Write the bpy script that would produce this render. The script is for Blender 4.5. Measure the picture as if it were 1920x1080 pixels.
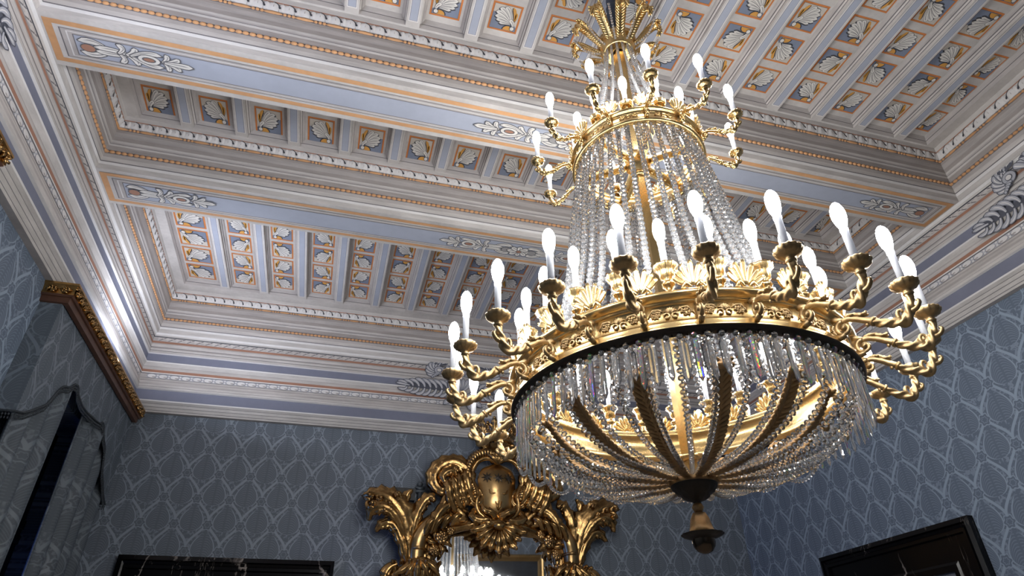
import bpy, math, random
from math import sin, cos, pi, sqrt, radians
from mathutils import Vector, Matrix

for _o in list(bpy.data.objects):
    bpy.data.objects.remove(_o)
SC = bpy.context.scene
COL = SC.collection
random.seed(7)

# ------------------------------------------------------------------ camera
WX, WY, YC = 3.036, 6.0, 1.896          # half width, far wall, chandelier axis (metres)
WB = -2.3                                # back wall
cam_d = bpy.data.cameras.new('camera')
cam_d.sensor_width = 36.0
cam_d.lens = 1185.5365 / 1920 * 36.0
cam_d.clip_start = 0.02
cam = bpy.data.objects.new('camera', cam_d)
COL.objects.link(cam)
_r = Vector((0.963005, -0.268893, -0.017811))
_u = Vector((-0.133787, -0.534422, 0.834562))
_f = Vector((0.233927, 0.801305, 0.550626))
cam.matrix_world = Matrix(((_r.x, _u.x, -_f.x, -1.176989), (_r.y, _u.y, -_f.y, 0.0), (_r.z, _u.z, -_f.z, 1.6), (0, 0, 0, 1)))
SC.camera = cam

# ------------------------------------------------------------------ world, exposure
world = bpy.data.worlds.new('night_sky')
SC.world = world
world.use_nodes = True
_bg = world.node_tree.nodes['Background']
_bg.inputs[0].default_value = (0.05, 0.12, 0.45, 1)
_bg.inputs[1].default_value = 0.012
SC.view_settings.view_transform = 'Standard'
SC.view_settings.look = 'None'
SC.view_settings.exposure = 0.65
SC.view_settings.gamma = 1.0
SC.view_settings.use_curve_mapping = False
BULB = 60.0                              # radiance of every candle bulb
try:
    SC.cycles.max_bounces = 14
    SC.cycles.diffuse_bounces = 5
    SC.cycles.glossy_bounces = 5
    SC.cycles.transmission_bounces = 10
    SC.cycles.transparent_max_bounces = 12
    SC.cycles.caustics_reflective = False
    SC.cycles.caustics_refractive = False
    SC.cycles.sample_clamp_indirect = 6.0
except Exception:
    pass

def area_lamp(name, loc, direction, sx, sy, energy, color, parent=None):
    d = bpy.data.lights.new(name, 'AREA')
    d.shape = 'RECTANGLE'
    d.size, d.size_y, d.energy, d.color = sx, sy, energy, color
    o = bpy.data.objects.new(name, d)
    COL.objects.link(o)
    o.location = loc
    o.rotation_euler = Vector(direction).to_track_quat('-Z', 'Y').to_euler()
    if parent is not None:
        o.parent = parent
    return o

# ------------------------------------------------------------------ helpers
def lin(c):
    c = c / 255.0
    return c / 12.92 if c <= 0.04045 else ((c + 0.055) / 1.055) ** 2.4
def rgb(r, g, b):
    return (lin(r), lin(g), lin(b), 1.0)

class MB:
    """collects faces, then links them as ONE mesh object"""
    def __init__(s):
        s.v, s.f, s.m, s.sm = [], [], [], []
    def add(s, verts, faces, mat=0, smooth=False):
        o = len(s.v)
        s.v.extend(tuple(p) for p in verts)
        for f in faces:
            s.f.append(tuple(i + o for i in f)); s.m.append(mat); s.sm.append(smooth)
    def poly(s, pts, mat=0):
        s.add(pts, [tuple(range(len(pts)))], mat)
    def box(s, a, b, mat=0):
        x0, y0, z0 = a; x1, y1, z1 = b
        s.add([(x0,y0,z0),(x1,y0,z0),(x1,y1,z0),(x0,y1,z0),(x0,y0,z1),(x1,y0,z1),(x1,y1,z1),(x0,y1,z1)],
              [(0,3,2,1),(4,5,6,7),(0,1,5,4),(1,2,6,5),(2,3,7,6),(3,0,4,7)], mat)
    def grid(s, rows, mat=0, smooth=True, close=False, caps=False):
        n = len(rows[0]); vs = [p for r in rows for p in r]; fs = []
        for i in range(len(rows) - 1):
            for j in range(n if close else n - 1):
                k = (j + 1) % n
                fs.append((i*n+j, i*n+k, (i+1)*n+k, (i+1)*n+j))
        if caps:
            fs.append(tuple(reversed(range(n)))); fs.append(tuple(range((len(rows)-1)*n, len(rows)*n)))
        s.add(vs, fs, mat, smooth)
    def lathe(s, prof, n=32, c=(0,0,0), mat=0, smooth=True, mod=None, a0=0.0):
        rows = []
        for i, (R, z) in enumerate(prof):
            row = []
            for k in range(n):
                a = a0 + 2*pi*k/n
                r = R * (mod(i, a) if mod else 1.0)
                row.append((c[0]+r*cos(a), c[1]+r*sin(a), c[2]+z))
            rows.append(row)
        s.grid(rows, mat, smooth, close=True)
    def tube(s, path, rad, n=8, mat=0, twist=None, smooth=True, caps=True, ref=(0,0,1)):
        P = [Vector(p) for p in path]; rows = []
        nrm = Vector(ref)
        L = 0.0
        for i, p in enumerate(P):
            t = (P[min(i+1, len(P)-1)] - P[max(i-1, 0)]).normalized()
            if i: L += (P[i]-P[i-1]).length
            nn = nrm - t * nrm.dot(t)
            if nn.length < 1e-5: nn = t.orthogonal()
            nn.normalize(); nrm = nn; b = t.cross(nn)
            r = rad[i] if isinstance(rad, (list, tuple)) else rad
            row = []
            for k in range(n):
                a = 2*pi*k/n
                rr = r
                if twist: rr = r * (1 + twist[0]*cos(twist[1]*a + twist[2]*L))
                row.append(tuple(p + nn*(rr*cos(a)) + b*(rr*sin(a))))
            rows.append(row)
        s.grid(rows, mat, smooth, close=True, caps=caps)
    def ball(s, c, r, n=8, m=6, mat=0, sc=(1,1,1), smooth=True):
        rows = []
        for i in range(m+1):
            t = pi*i/m
            rr = max(sin(t), 1e-3)
            rows.append([(c[0]+r*sc[0]*rr*cos(2*pi*k/n), c[1]+r*sc[1]*rr*sin(2*pi*k/n), c[2]-r*sc[2]*cos(t)) for k in range(n)])
        s.grid(rows, mat, smooth, close=True)
    def bead(s, c, r, h, n=6, mat=0, ax=(0,0,1), waist=0.55):
        """faceted crystal bead: double truncated pyramid along ax"""
        a = Vector(ax).normalized(); e = a.orthogonal().normalized(); g = a.cross(e); c = Vector(c)
        rows = []
        for z, q in ((-h, waist*0.35), (-h*0.55, 0.8), (0, 1.0), (h*0.55, 0.8), (h, waist*0.35)):
            rows.append([tuple(c + a*z + e*(r*q*cos(2*pi*k/n)) + g*(r*q*sin(2*pi*k/n))) for k in range(n)])
        s.grid(rows, mat, False, close=True, caps=True)
    def build(s, name, mats, parent=None):
        me = bpy.data.meshes.new(name)
        me.from_pydata(s.v, [], s.f)
        if not isinstance(mats, (list, tuple)): mats = [mats]
        for m in mats: me.materials.append(m)
        me.polygons.foreach_set('material_index', s.m)
        me.polygons.foreach_set('use_smooth', s.sm)
        me.update()
        o = bpy.data.objects.new(name, me)
        COL.objects.link(o)
        if parent is not None: o.parent = parent
        return o

def empty(name, loc=(0,0,0), rz=0.0, parent=None):
    o = bpy.data.objects.new(name, None)
    o.empty_display_size = 0.1
    COL.objects.link(o)
    o.location = loc; o.rotation_euler = (0,0,rz)
    if parent is not None: o.parent = parent
    return o
def tag(o, label=None, cat=None, group=None, kind=None):
    if label: o['label'] = label
    if cat: o['category'] = cat
    if group: o['group'] = group
    if kind: o['kind'] = kind
    return o
def copy_tree(o, parent=None, rz=None):
    c = o.copy(); COL.objects.link(c)
    if parent is not None: c.parent = parent
    if rz is not None: c.rotation_euler = (0, 0, rz)
    for ch in list(o.children): copy_tree(ch, c)
    return c
def smoothpath(pts, n=6):
    """Catmull-Rom through pts"""
    P = [Vector(p) for p in pts]; out = []
    for i in range(len(P)-1):
        p0 = P[max(i-1,0)]; p1 = P[i]; p2 = P[i+1]; p3 = P[min(i+2,len(P)-1)]
        for k in range(n):
            t = k/n
            out.append(0.5*((2*p1)+(p2-p0)*t+(2*p0-5*p1+4*p2-p3)*t*t+(3*p1-p0-3*p2+p3)*t**3))
    out.append(P[-1])
    return out
def interp(tab, x):
    for i in range(len(tab)-1):
        if x <= tab[i+1][0]:
            a, b = tab[i], tab[i+1]
            return a[1] + (b[1]-a[1]) * (x-a[0]) / max(b[0]-a[0], 1e-9)
    return tab[-1][1]

# ------------------------------------------------------------------ materials
class NT:
    """small expression builder over math nodes"""
    def __init__(s, mat):
        s.t = mat.node_tree; s.n = s.t.nodes; s.l = s.t.links
    def put(s, sock, val):
        if hasattr(val, 'links') or hasattr(val, 'is_output'): s.l.new(val, sock)
        else: sock.default_value = val
    def m(s, op, a, b=0.0, c=None, clamp=False):
        nd = s.n.new('ShaderNodeMath'); nd.operation = op; nd.use_clamp = clamp
        s.put(nd.inputs[0], a); s.put(nd.inputs[1], b)
        if c is not None: s.put(nd.inputs[2], c)
        return nd.outputs[0]
    def step(s, x, w):          # smooth 0..1 across +-w
        return s.m('MULTIPLY_ADD', x, 0.5/w, 0.5, clamp=True)
    def mix(s, fac, a, b):
        nd = s.n.new('ShaderNodeMix'); nd.data_type = 'RGBA'
        s.put(nd.inputs[0], fac); s.put(nd.inputs[6], a); s.put(nd.inputs[7], b)
        return nd.outputs[2]
    def noise(s, scale, detail=3, vec=None, stretch=None):
        if vec is None:
            tc = s.n.new('ShaderNodeTexCoord'); vec = tc.outputs['Object']
        if stretch:
            mp = s.n.new('ShaderNodeMapping'); mp.inputs['Scale'].default_value = stretch
            s.l.new(vec, mp.inputs[0]); vec = mp.outputs[0]
        nd = s.n.new('ShaderNodeTexNoise'); nd.inputs['Scale'].default_value = scale; nd.inputs['Detail'].default_value = detail
        s.l.new(vec, nd.inputs['Vector'])
        return nd.outputs[0]

def new_mat(name, col, rough=0.6, metal=0.0, var=0.0, vscale=6.0, stretch=None, bump=0.0, bscale=40.0, spec=None):
    m = bpy.data.materials.new(name); m.use_nodes = True
    b = m.node_tree.nodes['Principled BSDF']
    b.inputs['Base Color'].default_value = col
    b.inputs['Roughness'].default_value = rough
    b.inputs['Metallic'].default_value = metal
    if spec is not None: b.inputs['Specular IOR Level'].default_value = spec
    t = NT(m)
    if var:
        f = t.noise(vscale, 4, stretch=stretch)
        f = t.m('MULTIPLY_ADD', f, 2.2, -0.6, clamp=True)
        lo = tuple(c*(1-var) for c in col[:3]) + (1,); hi = tuple(min(c*(1+var), 1) for c in col[:3]) + (1,)
        f2 = t.noise(vscale*7, 3, stretch=stretch)
        f = t.m('MULTIPLY_ADD', t.m('SUBTRACT', f2, 0.5), 0.8, f, clamp=True)
        t.l.new(t.mix(f, lo, hi), b.inputs['Base Color'])
    if bump:
        bp = t.n.new('ShaderNodeBump'); bp.inputs['Strength'].default_value = bump; bp.inputs['Distance'].default_value = 0.01
        t.l.new(t.noise(bscale, 3), bp.inputs['Height']); t.l.new(bp.outputs[0], b.inputs['Normal'])
    return m

M = {}
STR = (1.0, 1.0, 6.0)
M['light'] = new_mat('painted_plaster_light', rgb(192, 187, 183), 0.75, var=0.14, vscale=5, stretch=STR)
M['mid'] = new_mat('painted_plaster_grey', rgb(174, 168, 165), 0.75, var=0.14, vscale=5, stretch=STR)
M['taupe'] = new_mat('painted_plaster_taupe', rgb(160, 153, 149), 0.75, var=0.14, vscale=5, stretch=STR)
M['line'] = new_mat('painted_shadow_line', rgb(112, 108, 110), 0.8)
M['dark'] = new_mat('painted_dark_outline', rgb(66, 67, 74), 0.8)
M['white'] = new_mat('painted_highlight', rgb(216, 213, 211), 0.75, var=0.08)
M['blue'] = new_mat('painted_blue_grey_band', rgb(120, 123, 140), 0.75, var=0.07, vscale=3)
M['pale_blue'] = new_mat('painted_pale_blue_field', rgb(166, 171, 185), 0.75, var=0.07, vscale=3)
M['coffer_blue'] = new_mat('coffer_blue', rgb(122, 131, 150), 0.75, var=0.08, vscale=6)
M['beige'] = new_mat('coffer_beige', rgb(196, 188, 178), 0.75, var=0.08, vscale=6)
M['orange'] = new_mat('painted_ochre', rgb(200, 152, 108), 0.75, var=0.12, vscale=5)
M['rust'] = new_mat('painted_rust', rgb(160, 118, 98), 0.75, var=0.12, vscale=5)
M['orange_frame'] = new_mat('coffer_orange_frame', rgb(198, 122, 66), 0.75, var=0.12, vscale=8)
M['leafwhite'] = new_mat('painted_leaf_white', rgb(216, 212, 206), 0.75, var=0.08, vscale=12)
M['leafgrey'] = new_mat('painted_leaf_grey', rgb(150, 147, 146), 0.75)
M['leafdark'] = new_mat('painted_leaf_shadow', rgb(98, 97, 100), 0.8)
M['gold_leafpaint'] = new_mat('painted_gold_leaf', rgb(206, 150, 72), 0.75, var=0.1)
M['gris'] = new_mat('grisaille_grey', rgb(170, 171, 178), 0.75, var=0.1, vscale=9)
M['gris_dark'] = new_mat('grisaille_shadow', rgb(84, 86, 96), 0.8)
M['gold'] = new_mat('bright_gilt_brass', (0.70, 0.50, 0.23, 1), 0.27, 1.0, var=0.05, vscale=15)
M['gold_dull'] = new_mat('aged_gilt_brass', (0.46, 0.33, 0.175, 1), 0.46, 1.0, var=0.2, vscale=25, bump=0.15, bscale=60)
M['bronze'] = new_mat('dark_bronze', (0.40, 0.26, 0.13, 1), 0.42, 0.75, var=0.2, vscale=25, bump=0.15)
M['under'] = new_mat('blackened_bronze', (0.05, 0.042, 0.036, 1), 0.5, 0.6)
M['frame_gold'] = new_mat('carved_gilt_wood', (0.41, 0.25, 0.10, 1), 0.26, 1.0, var=0.5, vscale=9, bump=0.3, bscale=30)
M['frame_gold_light'] = new_mat('burnished_gilt_wood', (0.52, 0.34, 0.15, 1), 0.28, 1.0, var=0.15, vscale=9)
M['pelmet_gilt'] = new_mat('pelmet_gilt_carving', (0.48, 0.28, 0.10, 1), 0.3, 1.0, var=0.3, vscale=14)
M['pelmet_wood'] = new_mat('pelmet_brown_wood', rgb(84, 56, 42), 0.45, var=0.25, vscale=14)
def tube_mat():
    m = bpy.data.materials.new('white_candle_sleeve'); m.use_nodes = True
    t = m.node_tree; t.nodes.clear()
    d = t.nodes.new('ShaderNodeBsdfDiffuse'); d.inputs[0].default_value = rgb(228, 228, 230)
    tr = t.nodes.new('ShaderNodeBsdfTranslucent'); tr.inputs[0].default_value = rgb(225, 228, 235)
    mx = t.nodes.new('ShaderNodeMixShader'); mx.inputs[0].default_value = 0.35
    o = t.nodes.new('ShaderNodeOutputMaterial')
    t.links.new(d.outputs[0], mx.inputs[1]); t.links.new(tr.outputs[0], mx.inputs[2]); t.links.new(mx.outputs[0], o.inputs[0])
    return m
M['tube'] = tube_mat()
M['sleeve'] = new_mat('blue_grey_cord_sleeve', rgb(66, 76, 92), 0.7)
M['fringe'] = new_mat('dark_fringe_braid', rgb(52, 58, 64), 0.8, var=0.3, vscale=80)
M['wood_dark'] = new_mat('dark_window_wood', rgb(15, 16, 20), 0.4)
M['iron'] = new_mat('grey_iron', rgb(96, 104, 112), 0.5, 0.4)
M['black'] = new_mat('black_plastic', rgb(20, 20, 22), 0.5)
M['floor'] = new_mat('waxed_parquet', rgb(205, 196, 184), 0.35, var=0.2, vscale=4)  # out of view, coloured this pale to bounce light up to the ceiling
M['mirror'] = new_mat('mirror_silver', (0.88, 0.9, 0.92, 1), 0.02, 1.0)
M['canvas'] = new_mat('dark_canvas', rgb(40, 44, 52), 0.5, var=0.5, vscale=5)

def bulb_mat():
    m = bpy.data.materials.new('lit_frosted_bulb'); m.use_nodes = True
    t = m.node_tree; t.nodes.clear()
    e = t.nodes.new('ShaderNodeEmission'); e.inputs[0].default_value = (1.0, 0.988, 0.975, 1); e.inputs[1].default_value = BULB
    o = t.nodes.new('ShaderNodeOutputMaterial'); t.links.new(e.outputs[0], o.inputs[0])
    return m
M['bulb'] = bulb_mat()

def crystal_mat(name, ior, scatter=0.13):
    m = bpy.data.materials.new(name); m.use_nodes = True
    t = m.node_tree; t.nodes.clear()
    g = t.nodes.new('ShaderNodeBsdfGlass'); g.inputs['IOR'].default_value = ior; g.inputs['Roughness'].default_value = 0.0
    g.inputs['Color'].default_value = (1, 1, 1, 1)
    d = t.nodes.new('ShaderNodeBsdfDiffuse'); d.inputs[0].default_value = (0.9, 0.92, 0.95, 1)
    mx = t.nodes.new('ShaderNodeMixShader'); mx.inputs[0].default_value = scatter      # white sheen mixed into the glass to brighten the crystals
    t.links.new(g.outputs[0], mx.inputs[1]); t.links.new(d.outputs[0], mx.inputs[2])
    o = t.nodes.new('ShaderNodeOutputMaterial'); t.links.new(mx.outputs[0], o.inputs[0])
    return m
M['crystal'] = crystal_mat('lead_crystal', 1.56)
def prism_mat():
    """cut glass that splits the light: one refraction index per colour"""
    m = bpy.data.materials.new('dispersive_crystal'); m.use_nodes = True
    t = m.node_tree; t.nodes.clear(); acc = None
    for ior, c in ((1.525, (1, 0, 0, 1)), (1.56, (0, 1, 0, 1)), (1.60, (0, 0, 1, 1))):
        g = t.nodes.new('ShaderNodeBsdfGlass'); g.inputs['IOR'].default_value = ior; g.inputs['Roughness'].default_value = 0.0; g.inputs['Color'].default_value = c
        if acc is None: acc = g.outputs[0]
        else:
            ad = t.nodes.new('ShaderNodeAddShader'); t.links.new(acc, ad.inputs[0]); t.links.new(g.outputs[0], ad.inputs[1]); acc = ad.outputs[0]
    d = t.nodes.new('ShaderNodeBsdfDiffuse'); d.inputs[0].default_value = (0.9, 0.92, 0.95, 1)
    mx = t.nodes.new('ShaderNodeMixShader'); mx.inputs[0].default_value = 0.18  # share of white diffuse that lifts the brightness of the prisms
    o = t.nodes.new('ShaderNodeOutputMaterial'); t.links.new(acc, mx.inputs[1]); t.links.new(d.outputs[0], mx.inputs[2]); t.links.new(mx.outputs[0], o.inputs[0])
    return m
M['prism'] = prism_mat()
M['clear_prism'] = crystal_mat('clear_cut_crystal', 1.54, 0.22)

def pane_mat():
    m = bpy.data.materials.new('window_glass'); m.use_nodes = True
    t = m.node_tree; t.nodes.clear()
    a = t.nodes.new('ShaderNodeBsdfTransparent'); a.inputs[0].default_value = (0.9, 0.93, 0.95, 1)
    g = t.nodes.new('ShaderNodeBsdfGlossy'); g.inputs['Roughness'].default_value = 0.02
    f = t.nodes.new('ShaderNodeFresnel'); f.inputs[0].default_value = 1.5
    mx = t.nodes.new('ShaderNodeMixShader'); o = t.nodes.new('ShaderNodeOutputMaterial')
    t.links.new(f.outputs[0], mx.inputs[0]); t.links.new(a.outputs[0], mx.inputs[1]); t.links.new(g.outputs[0], mx.inputs[2]); t.links.new(mx.outputs[0], o.inputs[0])
    return m
M['pane'] = pane_mat()

def marble_mat():
    m = bpy.data.materials.new('black_veined_marble'); m.use_nodes = True
    b = m.node_tree.nodes['Principled BSDF']; t = NT(m)
    b.inputs['Roughness'].default_value = 0.22; b.inputs['Specular IOR Level'].default_value = 0.25
    n1 = t.noise(2.2, 6, stretch=(1.0, 1.0, 0.5))
    v = t.m('ABSOLUTE', t.m('SUBTRACT', n1, 0.5))
    vein = t.m('SUBTRACT', 1.0, t.m('MULTIPLY', v, 90.0), clamp=True)
    n2 = t.noise(1.7, 2)
    keep = t.m('MULTIPLY_ADD', n2, 9.0, -4.6, clamp=True)
    n3 = t.noise(26, 3, stretch=(1.0, 1.0, 0.10)); n4 = t.noise(3.0, 2)
    streak = t.m('MULTIPLY', t.m('SUBTRACT', 1.0, t.m('MULTIPLY', t.m('ABSOLUTE', t.m('SUBTRACT', n3, 0.58)), 70.0), clamp=True), t.m('MULTIPLY_ADD', n4, 8.0, -4.3, clamp=True))
    t.l.new(t.mix(t.m('MAXIMUM', t.m('MULTIPLY', vein, keep), t.m('MULTIPLY', streak, 0.5)), rgb(8, 8, 10), rgb(190, 180, 172)), b.inputs['Base Color'])
    return m
M['marble'] = marble_mat()

def damask_mat(name, axis, h0, z0, light, dark, rough=0.55, contrast=1.0):
    m = bpy.data.materials.new(name); m.use_nodes = True
    b = m.node_tree.nodes['Principled BSDF']; t = NT(m)
    tc = t.n.new('ShaderNodeTexCoord'); sp = t.n.new('ShaderNodeSeparateXYZ')
    t.l.new(tc.outputs['Object'], sp.inputs[0])
    h = sp.outputs[axis] if axis < 2 else t.m('ADD', sp.outputs[0], sp.outputs[1])
    v = sp.outputs[2]
    nz = t.noise(40, 3, vec=tc.outputs['Object'])
    PW, PH = 0.2586, 0.424
    p = t.m('DIVIDE', t.m('SUBTRACT', h, h0), PW); q = t.m('DIVIDE', t.m('SUBTRACT', v, z0), PH)
    lights, darks, laces = [], [], []
    for off in (0.0, 0.5):
        x = t.m('MULTIPLY', t.m('SUBTRACT', t.m('FRACT', t.m('ADD', p, off + 0.5)), 0.5), PW)
        y = t.m('MULTIPLY', t.m('SUBTRACT', t.m('FRACT', t.m('ADD', q, off + 0.5)), 0.5), PH)
        ax = t.m('ABSOLUTE', x)
        tt = t.m('DIVIDE', t.m('ADD', y, 0.088), 0.222, clamp=True)
        hw = t.m('MULTIPLY', t.m('MULTIPLY', t.m('SQRT', tt), t.m('SUBTRACT', 1.0, tt)), 0.232)
        drop = t.step(t.m('SUBTRACT', t.m('SUBTRACT', hw, ax), 0.004), 0.003)
        ang = t.m('ARCTAN2', ax, t.m('ADD', y, 0.085))
        rad = t.m('SQRT', t.m('ADD', t.m('MULTIPLY', x, x), t.m('MULTIPLY', t.m('ADD', y, 0.085), t.m('ADD', y, 0.085))))
        fan = t.step(t.m('SUBTRACT', t.m('SINE', t.m('ADD', t.m('MULTIPLY', t.m('SUBTRACT', y, t.m('MULTIPLY', ax, 0.55)), 330.0), t.m('MULTIPLY', t.m('MULTIPLY', ax, ax), 5200.0))), 0.35), 0.4)
        fan = t.m('MULTIPLY', fan, t.step(t.m('SUBTRACT', ax, 0.008), 0.003))
        dropfull = drop
        drop = t.m('MULTIPLY', drop, t.m('SUBTRACT', 1.0, t.m('MULTIPLY', fan, 0.30)))
        # rosette between the drops
        rx = t.m('SUBTRACT', ax, PW/2); ry = t.m('ADD', y, 0.035)
        rr = t.m('SQRT', t.m('ADD', t.m('MULTIPLY', rx, rx), t.m('MULTIPLY', ry, ry)))
        ra = t.m('ARCTAN2', ry, rx)
        rlim = t.m('MULTIPLY_ADD', t.m('COSINE', t.m('MULTIPLY', ra, 6.0)), 0.005, 0.036)
        ros = t.step(t.m('SUBTRACT', rlim, rr), 0.003)
        # ogee lattice and outline of the drop: the bright satin lines
        og = t.m('MULTIPLY_ADD', t.m('COSINE', t.m('MULTIPLY', y, 2*pi/PH)), PW/4, PW/4)
        thick = t.m('MULTIPLY_ADD', t.m('SINE', t.m('MULTIPLY', t.m('ADD', y, 0.0), 2*pi/PH)), 0.0045, 0.0085)
        line = t.step(t.m('SUBTRACT', thick, t.m('ABSOLUTE', t.m('SUBTRACT', ax, og))), 0.002)
        rim = t.m('MULTIPLY', t.step(t.m('SUBTRACT', t.m('ADD', hw, 0.005), ax), 0.002), t.step(t.m('SUBTRACT', 0.099, t.m('ABSOLUTE', t.m('ADD', y, 0.0)), ), 0.02))
        halo = t.step(t.m('SUBTRACT', t.m('ADD', rlim, 0.007), rr), 0.002)
        lace = t.m('MULTIPLY', t.step(t.m('SUBTRACT', nz, 0.54), 0.04), 0.55)
        lightm = t.m('MAXIMUM', t.m('MAXIMUM', line, rim), t.m('MAXIMUM', halo, lace))
        keep = t.m('MAXIMUM', drop, ros)
        cell = t.m('MULTIPLY', lightm, t.m('SUBTRACT', 1.0, t.m('MAXIMUM', dropfull, ros), clamp=True))
        cell = t.m('MAXIMUM', cell, t.m('MULTIPLY', t.m('SUBTRACT', dropfull, drop), 1.0))
        bud = t.m('MULTIPLY', t.step(t.m('SUBTRACT', 0.0028, t.m('ABSOLUTE', t.m('SUBTRACT', rr, t.m('MULTIPLY', rlim, 0.55)))), 0.0015), 0.55)
        cell = t.m('MAXIMUM', cell, bud)
        dark_here = t.m('MAXIMUM', dropfull, t.m('MULTIPLY', ros, t.m('SUBTRACT', 1.0, bud)))
        lights.append(cell); darks.append(dark_here); laces.append(lace)
    a_, b_ = lights; da, db = darks
    # where either lattice has a solid motif it wins over the other one's lace and lines
    la = t.m('MULTIPLY', a_, t.m('SUBTRACT', 1.0, db, clamp=True)); lb = t.m('MULTIPLY', b_, t.m('SUBTRACT', 1.0, da, clamp=True))
    total = t.m('SUBTRACT', 1.0, t.m('MAXIMUM', la, lb), clamp=True)
    total = t.m('MULTIPLY', total, contrast)
    cl = t.mix(total, light, dark)
    big = t.noise(1.3, 2, vec=tc.outputs['Object'])
    cl2 = t.mix(t.m('MULTIPLY', big, 0.2), cl, dark)
    t.l.new(cl2, b.inputs['Base Color'])
    t.l.new(t.m('MULTIPLY_ADD', total, 0.18, rough - 0.1), b.inputs['Roughness'])
    b.inputs['Specular IOR Level'].default_value = 0.4
    return m
DL, DD = rgb(150, 165, 183), rgb(100, 112, 128)
M['damask_x'] = damask_mat('silk_damask_across', 0, 1.747, 2.73, rgb(142, 153, 165), rgb(98, 106, 116))
M['damask_y'] = damask_mat('silk_damask_side', 1, 3.443, 2.77, DL, DD)
M['curtain'] = damask_mat('silk_damask_curtain', 1, 3.51, 2.70, rgb(102, 111, 120), rgb(74, 82, 90))
M['drape'] = damask_mat('silk_damask_drape', 2, 3.51, 2.70, rgb(116, 126, 136), rgb(86, 95, 104), contrast=1.0)
M['valance'] = new_mat('grey_silk_valance', rgb(98, 107, 115), 0.5, var=0.12, vscale=4, bump=0.2, bscale=9)

# ================================================================== ROOM SHELL
ZC = 3.832            # underside of the painted cornice
ZS = 4.60             # soffit of the ceiling beams
def structure(o, label, cat):
    return tag(o, label, cat, kind='structure')

mb = MB(); mb.box((-WX-0.2, WB-0.2, -0.1), (WX+0.2, WY+0.2, 0.0))
structure(mb.build('floor', M['floor']), 'pale stone floor of the salon, toned to bounce light upward', 'floor')

# painting and carving helpers -----------------------------------------------
def bez(p0, c, p1, n):
    return [((1-t)**2*p0[0]+2*t*(1-t)*c[0]+t*t*p1[0], (1-t)**2*p0[1]+2*t*(1-t)*c[1]+t*t*p1[1]) for t in [i/n for i in range(n+1)]]
def finger(mb, F, p0, c, p1, w, mat, layer, grow=0.0, n=7, base=0.35):
    """a painted leaf finger: narrow at p0, round at p1; F maps (u, v, layer) to space"""
    sp = bez(p0, c, p1, n); L = []; R = []
    for i, (x, y) in enumerate(sp):
        a = sp[max(i-1, 0)]; b = sp[min(i+1, n)]
        dx, dy = b[0]-a[0], b[1]-a[1]; d = sqrt(dx*dx+dy*dy) or 1
        t = i/n
        ww = w * (base + (1-base)*sin(min(t*1.25, 1)*pi/2)) * (1.0 if t < 0.72 else sqrt(max(1-((t-0.72)/0.28)**2, 0.0)))+grow
        ex = grow if i == n else (-grow if i == 0 else 0)
        x += dx/d*ex; y += dy/d*ex
        L.append((x-dy/d*ww, y+dx/d*ww)); R.append((x+dy/d*ww, y-dx/d*ww))
    vs = [F(*p, layer) for p in L] + [F(*p, layer) for p in R]
    k = n+1
    mb.add(vs, [(i, i+1, k+i+1, k+i) for i in range(n)], mat)
def disc(mb, F, c, rx, ry, mat, layer, a0=0, a1=2*pi, n=14):
    full = abs(a1-a0-2*pi) < 1e-6
    pts = [(c[0]+rx*cos(a0+(a1-a0)*i/n), c[1]+ry*sin(a0+(a1-a0)*i/n)) for i in range(n if full else n+1)]
    mb.poly([F(*p, layer) for p in pts], mat)
def rect(mb, F, x0, y0, x1, y1, mat, layer):
    mb.poly([F(x0,y0,layer), F(x1,y0,layer), F(x1,y1,layer), F(x0,y1,layer)], mat)
def leafset(mb, F, fingers, mats, layer, ow):
    """dark outline, light body, grey shading stripe for a list of fingers"""
    lo, li, lg = mats
    q = lambda a, b, s: (a[0]+(b[0]-a[0])*s, a[1]+(b[1]-a[1])*s)
    for k, (p0, c, p1, w) in enumerate(fingers):
        l = layer + 0.5*k
        finger(mb, F, p0, c, p1, w, lo, l, grow=ow)
        finger(mb, F, p0, c, p1, w, li, l+0.2)
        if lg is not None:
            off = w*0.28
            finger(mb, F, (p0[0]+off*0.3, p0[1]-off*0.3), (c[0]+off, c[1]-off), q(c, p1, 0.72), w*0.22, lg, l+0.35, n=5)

# ------------------------------------------------------------------ cornice (painted entablature)
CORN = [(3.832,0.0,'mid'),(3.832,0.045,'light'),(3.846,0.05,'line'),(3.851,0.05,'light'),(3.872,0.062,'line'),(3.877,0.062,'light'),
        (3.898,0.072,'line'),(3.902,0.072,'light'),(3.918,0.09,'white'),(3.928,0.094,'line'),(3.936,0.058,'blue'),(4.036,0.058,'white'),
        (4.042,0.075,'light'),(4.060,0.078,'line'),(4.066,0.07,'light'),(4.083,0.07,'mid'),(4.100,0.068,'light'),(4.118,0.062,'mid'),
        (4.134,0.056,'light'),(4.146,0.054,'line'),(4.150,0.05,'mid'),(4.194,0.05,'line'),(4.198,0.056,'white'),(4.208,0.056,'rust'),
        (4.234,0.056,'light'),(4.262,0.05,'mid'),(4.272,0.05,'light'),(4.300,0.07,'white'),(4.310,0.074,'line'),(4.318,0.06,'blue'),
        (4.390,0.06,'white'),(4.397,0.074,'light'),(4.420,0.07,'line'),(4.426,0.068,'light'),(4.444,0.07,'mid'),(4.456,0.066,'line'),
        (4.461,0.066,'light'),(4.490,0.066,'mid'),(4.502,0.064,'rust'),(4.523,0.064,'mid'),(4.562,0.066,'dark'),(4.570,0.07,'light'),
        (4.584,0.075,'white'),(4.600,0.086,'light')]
CM = ['light','mid','taupe','line','dark','white','blue','rust','orange','gris','gris_dark']
CI = {k: i for i, k in enumerate(CM)}
def corn_d(z): return interp([(a, b) for a, b, _ in CORN], z)
mb = MB()
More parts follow.
